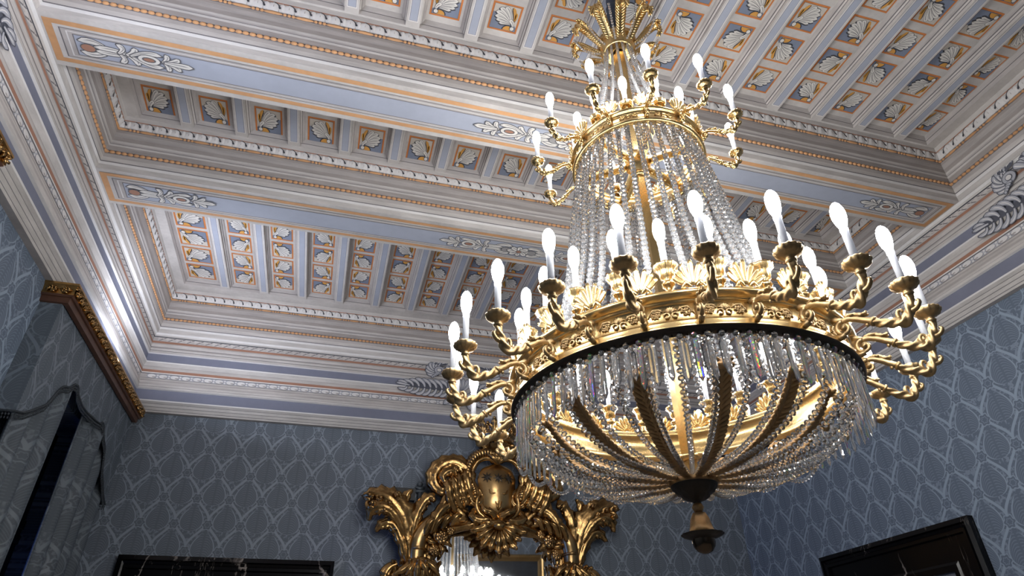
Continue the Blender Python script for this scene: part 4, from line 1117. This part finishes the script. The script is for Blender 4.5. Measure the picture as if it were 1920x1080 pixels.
# cord sleeve, stem, crown -----------------------------------------------------
mb = MB(); pth = [(0.012*sin(z*9), 0.008*cos(z*7), z) for z in [4.58+0.55*i/24 for i in range(25)]]
mb.tube(pth, [0.030+0.004*sin(i*1.9) for i in range(25)], n=10)
cpart(mb, 'cord_sleeve', M['sleeve'])
mb = MB()
def sq(z, w): return [(w, w, z), (-w, w, z), (-w, -w, z), (w, -w, z)]
mb.grid([sq(2.22, 0.017), sq(2.60, 0.020), sq(3.70, 0.021), sq(4.52, 0.022)], 0, False, close=True, caps=True)
for z in (3.62, 3.70, 2.30): mb.lathe([(0.02, z-0.012), (0.036, z-0.008), (0.036, z+0.008), (0.02, z+0.012)], 16)
mb.lathe([(0.02,3.63),(0.05,3.66),(0.065,3.70),(0.055,3.74),(0.02,3.76)], 16, mod=lambda i, a: 1+0.08*cos(8*a))
cpart(mb, 'stem', M['gold'])
mb = MB()
mb.lathe([(0.03,4.515),(0.072,4.512),(0.080,4.505),(0.083,4.515),(0.090,4.54),(0.098,4.575),(0.102,4.60),(0.092,4.605),(0.05,4.60),(0.03,4.60)], 64, mod=lambda i, a: 1+(0.05*abs(cos(12*a)) if 3 < i < 7 else 0))
for k in range(24): mb.ball(P3(0.074, 2*pi*k/24, 4.509), 0.004, 5, 4)
cpart(mb, 'crown', M['gold'])
# leaf sweeping outward used for the crown and for the basket
def plume_mesh(path, widths, n=6, per=0.020, rb=0.0075):
    """feather shaped rib: a solid blade with round slanting barbs on both faces; path of (R, z), built at azimuth 0"""
    mb = MB(); P = smoothpath([(R, 0, z) for R, z in path], n); N = len(P); acc = [0.0]
    for i in range(1, N): acc.append(acc[-1]+(P[i]-P[i-1]).length)
    def frame(s):
        j = 0
        while j < N-2 and acc[j+1] < s: j += 1
        f = min(max((s-acc[j])/max(acc[j+1]-acc[j], 1e-6), 0), 1); p = P[j].lerp(P[j+1], f)
        T = (P[min(j+2, N-1)]-P[max(j-1, 0)]).normalized(); U = Vector((0,1,0)).cross(T)
        t = (j+f)/(N-1); q = t*(len(widths)-1); k = min(int(q), len(widths)-2)
        return p, T, U, widths[k]*(1-(q-k))+widths[k+1]*(q-k)
    rows = []
    for i in range(N):
        p, T, U, w = frame(acc[i])
        rows.append([tuple(p + Vector((0,1,0))*(v*w*0.85) + U*(0.32*w*abs(v)+h)) for v, h in ((-1,0),(-0.5,0.002),(0,0.003),(0.5,0.002),(1,0),(0.5,-0.003),(0,-0.005),(-0.5,-0.003))])
    mb.grid(rows, 0, True, close=True, caps=True)
    s = per*0.5
    while s < acc[-1]-per*0.3:
        p, T, U, w = frame(s)
        for sg in (-1, 1):
            B = Vector((0,1,0))*sg; r = rb*min(1.0, w/0.024)
            pts = [p - U*0.003 + B*(w*0.10), p + T*(w*0.30) + B*(w*0.45) + U*(0.10*w), p + T*(w*0.75) + B*(w*0.82) + U*(0.24*w), p + T*(w*1.15) + B*(w*1.0) + U*(0.36*w)]
            mb.tube([tuple(q) for q in smoothpath(pts, 2)], [r*0.55, r*0.85, r, r*1.08, r*1.05, r*0.85, r*0.3], n=7)
        s += per
    mb.tube([tuple(p + (0.004*(Vector((0,1,0)).cross(Vector((1,0,0)))))*0 - frame(acc[i])[2]*0.006) for i, p in enumerate(P)], [0.0042]*N, n=6)
    return mb
NP = 10
pm = plume_mesh([(0.072,4.53),(0.114,4.578),(0.160,4.632),(0.200,4.664),(0.228,4.664),(0.238,4.636),(0.228,4.612)], [0.018,0.023,0.028,0.031,0.033,0.031,0.018], 6, 0.014, 0.0065)
o = cpart(pm, 'crown_plume', M['gold'])
for k in range(NP):
    q = o if k == 0 else o.copy()
    if k: COL.objects.link(q)
    q.rotation_euler = (0, 0, radians(-105 + 36*k))

# rings -------------------------------------------------------------------------
def ring(name, R, zt, s, mat):
    """profile scaled by s, hung from its top height zt at outer radius R"""
    pr = [(-0.045,0.0),(0.0,0.0),(0.006,-0.003),(0.010,-0.009),(0.009,-0.016),(0.003,-0.022),(-0.010,-0.026),(-0.014,-0.029),(-0.010,-0.032),(-0.020,-0.035),(-0.022,-0.037),(-0.022,-0.086),(-0.020,-0.089),(-0.011,-0.093),(-0.002,-0.099),(0.003,-0.107),(0.002,-0.116),(0.005,-0.119),(0.005,-0.124)]
    mb = MB()
    mb.lathe([(R+a*s, zt+b*s) for a, b in reversed(pr)], 144, mat=0)
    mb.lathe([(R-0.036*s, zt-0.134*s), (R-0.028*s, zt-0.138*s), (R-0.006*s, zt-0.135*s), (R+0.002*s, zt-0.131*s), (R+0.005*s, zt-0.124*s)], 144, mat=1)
    mb.lathe([(R-0.045*s, zt), (R-0.043*s, zt-0.012*s), (R-0.050*s, zt-0.018*s), (R-0.040*s, zt-0.024*s), (R-0.040*s, zt-0.096*s), (R-0.046*s, zt-0.100*s), (R-0.044*s, zt-0.118*s), (R-0.036*s, zt-0.134*s)], 144, mat=0)
    n = int(2*pi*R/0.022)
    for k in range(n): mb.ball(P3(R-0.018*s, 2*pi*k/n, zt-0.139*s), 0.004, 5, 4, 1)
    return cpart(mb, name, [M['gold'], mat])
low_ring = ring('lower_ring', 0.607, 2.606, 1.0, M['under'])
up_ring = ring('upper_ring', 0.303, 3.742, 0.62, M['gold'])

def frieze_orn(R, z, s):
    mb = MB()
    def q(u, v, d):                       # u along the ring, v up, d out
        a = u/R
        return ((R+d)*cos(a), (R+d)*sin(a), z+v)
    for k in range(7):                    # shell
        a = radians(15+25*k)
        mb.tube([q(0, -0.004*s, 0.0), q(0.011*s*cos(a), 0.002+0.011*s*sin(a), 0.004), q(0.019*s*cos(a), 0.002+0.016*s*sin(a), 0.001)], [0.002*s, 0.0034*s, 0.0022*s], n=6)
    for sg in (-1, 1):
        mb.tube([q(sg*(0.012+0.008*cos(t))*s, (-0.010+0.008*sin(t))*s, 0.002) for t in [0.6*i for i in range(10)]], [0.003*s]*10, n=6)
        for cx, cy, r in ((0.036,0.000,0.0085),(0.046,0.008,0.0075),(0.050,-0.008,0.0075),(0.030,0.010,0.006),(0.058,0.000,0.006),(0.040,-0.010,0.006)):
            for j in range(4):
                a = 1.57*j+0.5
                mb.ball(q((sg*cx+r*0.6*cos(a))*s, (cy+r*0.6*sin(a))*s, 0.001), r*0.55*s, 6, 4)
        mb.tube([q(sg*0.022*s, 0.004*s, 0.001), q(sg*0.034*s, 0.012*s, 0.004), q(sg*0.050*s, 0.014*s, 0.003), q(sg*0.066*s, -0.010*s, 0.001)], [0.002*s,0.003*s,0.003*s,0.002*s], n=6)
    return mb
def palmette(R, z, s, th=0.006):
    """upright honeysuckle leaf standing on the ring, leaning out"""
    mb = MB()
    T = lambda u, v, d=0.0: (R + d + 0.10*v*0 + 0.004, u, z + v)
    for k in range(7):
        a = radians(90 + (k-3)*19); L = (0.080 - 0.0075*abs(k-3))*s; w = 0.0094*s
        rows = []
        for i in range(7):
            t = i/6; r = 0.012*s + L*t
            bend = 0.010*s*(t**2)*1.2
            ww = w*(0.30+0.75*sin(min(t*1.2,1)*pi/2))*(1 if t < 0.8 else (0.85 if t < 0.95 else 0.45))
            c = (r*cos(a), 0.006 + r*sin(a)); nx, ny = -sin(a), cos(a)
            row = [T(c[0]+nx*ww*v, c[1]+ny*ww*v, bend + (0.004*s)*(abs(v) if abs(v) < 0.95 else 0.4)*1.4) for v in (-1,-0.6,0,0.6,1)]
            row += [T(c[0]+nx*ww*v*0.9, c[1]+ny*ww*v*0.9, bend-th*0.7) for v in (1,-1)]
            rows.append(row)
        mb.grid(rows, 0, True, close=True, caps=True)
    for sg in (-1, 1):
        mb.tube([T(sg*(0.010+0.022*t)*s, (0.004+0.022*sin(pi*min(t*1.0,1)))*s, 0.004) for t in [0,0.25,0.5,0.75,1.0]] + [T(sg*(0.032+0.009*cos(b))*s, (0.010+0.009*sin(b))*s, 0.006) for b in (-1.0,-2.2,-3.4)], [0.005*s,0.006*s,0.006*s,0.006*s,0.0055*s,0.005*s,0.004*s,0.003*s], n=7)
    mb.box((R-0.002, -0.016*s, z-0.002), (R+0.012, 0.016*s, z+0.003))
    return mb
def around(src, n, phase):
    out = [src]
    src.rotation_euler = (0, 0, radians(phase))
    for k in range(1, n): out.append(copy_tree(src, src.parent, radians(phase + 360.0/n*k)))
    return out
around(cpart(frieze_orn(0.5855, 2.545, 1.0), 'frieze_ornament', M['gold_dull'], low_ring), 24, -105)
around(cpart(palmette(0.596, 2.606, 1.0), 'palmette', M['gold'], low_ring), 24, -112.5)
around(cpart(frieze_orn(0.2905, 3.704, 0.62), 'frieze_ornament', M['gold'], up_ring), 12, -93)
around(cpart(palmette(0.296, 3.742, 0.85), 'palmette', M['gold'], up_ring), 12, -108)
mb = MB()                                              # flat spokes joining stem and upper ring
mb.box((0.02, -0.022, 3.69), (0.275, 0.022, 3.704)); mb.box((0.02, -0.003, 3.672), (0.275, 0.003, 3.70))
for x in (0.09, 0.18): mb.ball((x, 0, 3.686), 0.012, 8, 5, 0, (1, 1, 0.6))
around(cpart(mb, 'spoke', M['gold'], up_ring), 6, -100)

# candles ---------------------------------------------------------------------
def candle(parent, R, z, tube_h, rb=0.0200, lb=0.098):
    mb = MB(); mb.lathe([(0.0,z),(0.0105,z),(0.0105,z+tube_h-0.006),(0.0120,z+tube_h-0.004),(0.0120,z+tube_h+0.004),(0.0,z+tube_h+0.006)], 12, (R,0,0))
    t = mb.build('candle_tube', M['tube'], parent)
    mb = MB()
    zb = z+tube_h+0.004
    mb.lathe([(0.0085,zb),(0.0120,zb+0.010),(0.0165,zb+0.024),(rb*0.97,zb+0.040),(rb,zb+0.055),(rb*0.90,zb+0.071),(rb*0.66,zb+0.084),(rb*0.34,zb+0.0925),(0.0008,zb+0.0955)], 10, (R,0,0))
    b = mb.build('bulb', M['bulb'], parent)
    return t, b
def arm_mesh(R0, zv, s, rt):
    """scrolling branch: volute at the ring, rope twisted S, cup collar; s scales the drawing"""
    D = lambda r, z: (R0 + (r-0.618)*s, 0, zv + (z-2.520)*s)
    mb = MB()
    vol = [D(0.630+0.022*(1-t*0.8)*cos(-pi/2 - 0.3 - 2*pi*1.25*(1-t) + pi), 2.522+0.020*(0.25+0.75*t)*sin(pi*0.5 + 2*pi*1.25*(1-t))) for t in [i/18 for i in range(19)]]
    # spiral volute
    vol = []
    for i in range(21):
        t = i/20; a = pi*0.5 + 2*pi*1.3*(1-t); r = 0.005+0.019*t
        vol.append(D(0.629 - r*cos(a)*-1.0, 2.524 + r*sin(a)))
    mb.tube(vol, [rt*0.42+rt*0.40*i/20 for i in range(21)], n=8, ref=(0,1,0))
    mb.tube([(D(0.629,2.524)[0], -rt*1.0, D(0.629,2.524)[2]), (D(0.629,2.524)[0], rt*1.0, D(0.629,2.524)[2])], rt*0.75, n=10)
    mb.tube([D(0.596,2.506), D(0.612,2.500), D(0.628,2.503)], [rt*0.9]*3, n=8)
    mb.tube([D(0.600,2.560), D(0.612,2.560), D(0.632,2.546)], [rt*0.8]*3, n=8)
    top = smoothpath([D(0.630,2.546), D(0.648,2.546), D(0.668,2.538), D(0.690,2.524), D(0.711,2.510)], 4)
    mb.tube(top, [rt*(0.72+0.28*i/(len(top)-1)) for i in range(len(top))], n=10)
    leaf = smoothpath([D(0.634,2.552), D(0.652,2.557), D(0.674,2.550), D(0.690,2.541), D(0.698,2.543), D(0.702,2.550)], 4)   # acanthus leaf lying on top
    mb.tube(leaf, [rt*(0.30+0.35*sin(pi*i/(len(leaf)-1))) for i in range(len(leaf))], n=8, twist=(0.22, 1, 700/s))
    for u in (0.30, 0.55, 0.80):
        p = leaf[int(u*(len(leaf)-1))]
        for sg in (-1, 1): mb.ball((p[0], sg*rt*0.75, p[2]-rt*0.2), rt*0.42, 6, 5, 0, (1.6,1,1))
    mb.ball(D(0.694,2.506), rt*0.5, 6, 5, 0, (1,1,1.3))
    c = Vector(D(0.713,2.509)); dv = (Vector(D(0.72,2.503))-Vector(D(0.70,2.518))).normalized()
    mb.tube([tuple(c-dv*rt*0.45), tuple(c-dv*rt*0.2), tuple(c+dv*rt*0.2), tuple(c+dv*rt*0.45)], [rt*1.1, rt*1.35, rt*1.35, rt*1.1], n=12)
    rope = smoothpath([D(0.714,2.508), D(0.738,2.490), D(0.765,2.480), D(0.792,2.472), D(0.812,2.502), D(0.822,2.526), D(0.824,2.545)], 11)
    n = len(rope); mb.tube(rope, [rt*(0.92+0.28*sin(pi*min(i/(n-1)*1.15, 1.0))) for i in range(n)], n=18, twist=(0.24, 3, 170/s))
    mb.tube(smoothpath([D(0.806,2.496), D(0.826,2.496), D(0.838,2.506), D(0.841,2.516), D(0.835,2.520)], 3), [rt*0.9,rt*0.8,rt*0.7,rt*0.65,rt*0.62,rt*0.6,rt*0.6,rt*0.58,rt*0.55,rt*0.5,rt*0.45,rt*0.4,rt*0.35], n=8)
    mb.tube(smoothpath([D(0.780,2.485), D(0.778,2.500), D(0.784,2.510), D(0.792,2.508), D(0.791,2.501)], 3), [rt*0.6,rt*0.6,rt*0.58,rt*0.55,rt*0.5,rt*0.5,rt*0.48,rt*0.45,rt*0.42,rt*0.4,rt*0.35,rt*0.3,rt*0.25], n=8)
    return mb, D
def cup_prof(s): return [(0.011,-0.002),(0.014,0.002),(0.015,0.005),(0.012,0.008),(0.012,0.014),(0.018,0.018),(0.029,0.023),(0.035,0.029),(0.038,0.038),(0.036,0.043),(0.030,0.043),(0.022,0.046),(0.017,0.052),(0.011,0.054)]
def arm(R0, zv, s, rt, cs, tube_h, phase, n, mat, bs):
    mb, D = arm_mesh(R0, zv, s, rt)
    a = cpart(mb, 'candle_arm', mat)
    x, _, z = D(0.824, 2.542)
    mb = MB(); mb.lathe([(r*cs, h*cs) for r, h in cup_prof(1)], 40, (x, 0, z), mod=lambda i, b: 1+(0.06*cos(14*b) if 6 <= i <= 9 else 0))
    mb.build('drip_cup', mat, a)
    candle(a, x, z+0.048*cs, tube_h, 0.0200*bs, 0.098*bs)
    return around(a, n, phase)
arm(0.618, 2.520, 1.0, 0.0112, 1.0, 0.100, -112.5, 24, M['gold_dull'], 1.0)
arm(0.312, 3.694, 0.74, 0.0090, 0.85, 0.090, -108.0, 12, M['gold'], 0.95)
def ring_candle(R, z, h, cs, tube_h, phase, n, bs):
    mb = MB()
    mb.lathe([(0.020,0.0),(0.020,0.006),(0.013,0.010),(0.012,0.030),(0.018,0.036),(0.021,0.042),(0.015,0.050),(0.013,0.056),(0.020,0.064),(0.023,h-0.030),(0.026,h-0.018),(0.036*cs,h-0.008),(0.036*cs,h-0.002),(0.022,h),(0.012,h)], 40, (R,0,z),
             mod=lambda i, b: 1+(0.08*abs(cos(5*b)) if 8 <= i <= 13 else (0.07*cos(6*b) if i in (4,5) else 0)))
    a = cpart(mb, 'candle_cup', M['gold'])
    candle(a, R, z+h-0.004, tube_h, 0.0200*bs, 0.098*bs)
    return around(a, n, phase)
ring_candle(0.572, 2.606, 0.112, 1.0, 0.092, -104.0, 24, 1.0)
ring_candle(0.276, 3.742, 0.062, 0.85, 0.085, -93.0, 12, 0.95)

# hub, basket plumes, finial ----------------------------------------------------
mb = MB()
mb.lathe([(0.0,2.236),(0.060,2.234),(0.074,2.226),(0.080,2.216),(0.078,2.206)], 40, mod=lambda i, a: 1+(0.03*cos(20*a) if i > 1 else 0), mat=0)
mb.lathe([(0.078,2.206),(0.076,2.198),(0.066,2.190),(0.060,2.180),(0.048,2.176),(0.044,2.166),(0.030,2.158),(0.014,2.152),(0.012,2.147)], 40, mod=lambda i, a: 1+(0.05*cos(14*a) if i in (2,3,5,6) else 0), mat=1)
mb.lathe([(0.005,2.150),(0.014,2.146),(0.020,2.134),(0.014,2.121),(0.005,2.117)], 20, mat=0)
cpart(mb, 'hub', [M['bronze'], M['under']])
mb = MB()
flu = lambda i, a: 1+0.07*cos(12*a)
mb.lathe([(0.006,2.120),(0.020,2.116),(0.029,2.098),(0.034,2.074),(0.040,2.056),(0.055,2.050),(0.066,2.050)], 60, mat=0, mod=lambda i, a: (1+0.05*abs(cos(6*a))) if i else 1)
mb.lathe([(0.066,2.050),(0.064,2.046),(0.050,2.040),(0.040,2.036),(0.036,2.034)], 60, mat=1, mod=lambda i, a: 1+0.05*abs(cos(6*a)) if i < 3 else 1)
mb.lathe([(0.036,2.036),(0.037,2.026),(0.034,2.012),(0.024,1.998),(0.010,1.991),(0.001,1.990)], 28, mat=2)
cpart(mb, 'finial', [M['bronze'], M['under'], new_mat('polished_dark_bronze', (0.10,0.075,0.055,1), 0.2, 1.0)])
pm = plume_mesh([(0.050,2.222),(0.130,2.224),(0.220,2.240),(0.310,2.272),(0.385,2.320),(0.435,2.372),(0.462,2.412),(0.480,2.428),(0.496,2.424),(0.498,2.410)], [0.010,0.017,0.022,0.025,0.026,0.026,0.025,0.024,0.022,0.014], 6, 0.017, 0.0075)
pm.tube([(0.502, -0.020, 2.408), (0.505, 0, 2.404), (0.502, 0.020, 2.408)], [0.010, 0.016, 0.010], n=10)
o = cpart(pm, 'basket_plume', M['bronze'])
around(o, 12, -105)

# crystals -----------------------------------------------------------------------
def strand(name, path, r0, r1, gap=0.92, n=6, parent=None, flip=0.0):
    """beads threaded along a path, radius r0 at the start to r1 at the end"""
    mb = MB(); P = smoothpath(path, 8); acc = [0.0]
    for i in range(1, len(P)): acc.append(acc[-1]+(P[i]-P[i-1]).length)
    tot = acc[-1]; s = 0.0; j = 0
    while s < tot:
        r = r0+(r1-r0)*s/tot
        while j < len(acc)-2 and acc[j+1] < s: j += 1
        f = (s-acc[j])/max(acc[j+1]-acc[j], 1e-6); p = P[j].lerp(P[j+1], f); T = (P[j+1]-P[j]).normalized()
        mb.bead(p, r, r*gap, n, 0, T)
        s += 2*r*gap*1.02
    return cpart(mb, name, M['crystal'])
# tent of bead strands from the upper ring down to the lower ring
tent = [(0.268,0,3.668),(0.288,0,3.60),(0.318,0,3.42),(0.345,0,3.22),(0.372,0,3.02),(0.415,0,2.82),(0.470,0,2.64)]
around(strand('tent_strand', tent, 0.0115, 0.0155), 44, -101)
# sparser strands from the crown to the upper ring
around(strand('crown_strand', [(0.076,0,4.50),(0.088,0,4.38),(0.118,0,4.20),(0.165,0,4.0),(0.225,0,3.82),(0.262,0,3.755)], 0.0075, 0.0095), 16, -100)
# small inner curtain inside the upper ring
around(strand('upper_drop', [(0.262,0,3.665),(0.262,0,3.60),(0.262,0,3.53)], 0.009, 0.011), 24, -97)
around(strand('plume_strand', [(0.228,0,4.625),(0.19,0,4.55),(0.14,0,4.515),(0.10,0,4.51)], 0.007, 0.007), 10, -87)
# bead strands sweeping from the lower ring to the hub
around(strand('basket_strand', [(0.560,0,2.462),(0.552,0,2.41),(0.522,0,2.345),(0.455,0,2.285),(0.350,0,2.245),(0.220,0,2.228),(0.075,0,2.228)], 0.0125, 0.0080, 0.85), 36, -100)
# second inner row falling straight from the ring
def prism(R, z, L, w):
    mb = MB()
    mb.bead((R,0,z-0.010), 0.010, 0.010, 8, 0, (0.2,0,1))
    q = [(1.0,0.0),(0.62,0.62),(0.0,0.42),(-0.62,0.62),(-1.0,0.0),(0.0,-0.62)]
    def sec(zz, k): return [(R+w*0.62*b*k, w*a*k, zz) for a, b in q]
    mb.grid([sec(z-0.022,0.45), sec(z-0.030,1.0), sec(z-L+0.014,1.0), sec(z-L,0.12)], 0, False, close=True, caps=True)
    return mb
rnd = random.Random(11)
around(cpart(prism(0.592, 2.472, 0.155, 0.0088), 'crystal_prism', M['prism']), 24, -100)
for ph in (3.75, 7.5, 11.25): around(cpart(prism(0.592, 2.472, 0.155 if ph != 7.5 else 0.145, 0.0088), 'crystal_prism', M['clear_prism']), 24, -100+ph)
mb = MB()
for k in range(72):
    a = 2*pi*(k+0.5)/72; R = 0.572
    sub = prism(0, 2.472, 0.115, 0.0085)
    for f in sub.f: pass
    mb.add([((R+v[0])*cos(a)-v[1]*sin(a), (R+v[0])*sin(a)+v[1]*cos(a), v[2]) for v in sub.v], sub.f, 0, False)
tag(cpart(mb, 'inner_prism_row', M['clear_prism']), kind='stuff')
# festoons of small beads hanging under the prisms
fes = []
for i in range(13):
    t = i/12; a = (t-0.5)*2*pi/24*1.0
    fes.append(P3(0.594, a, 2.335-0.032*sin(pi*t)))
for _k, _o in enumerate(around(strand('festoon', fes, 0.0085, 0.0085, 0.85), 10, 22.5)): _o.rotation_euler = (0, 0, radians(15 + 15*_k))
# short prisms under the upper ring
pr2 = cpart(prism(0.283, 3.668, 0.085, 0.0065), 'upper_prism', M['clear_prism'])
around(pr2, 36, -95)
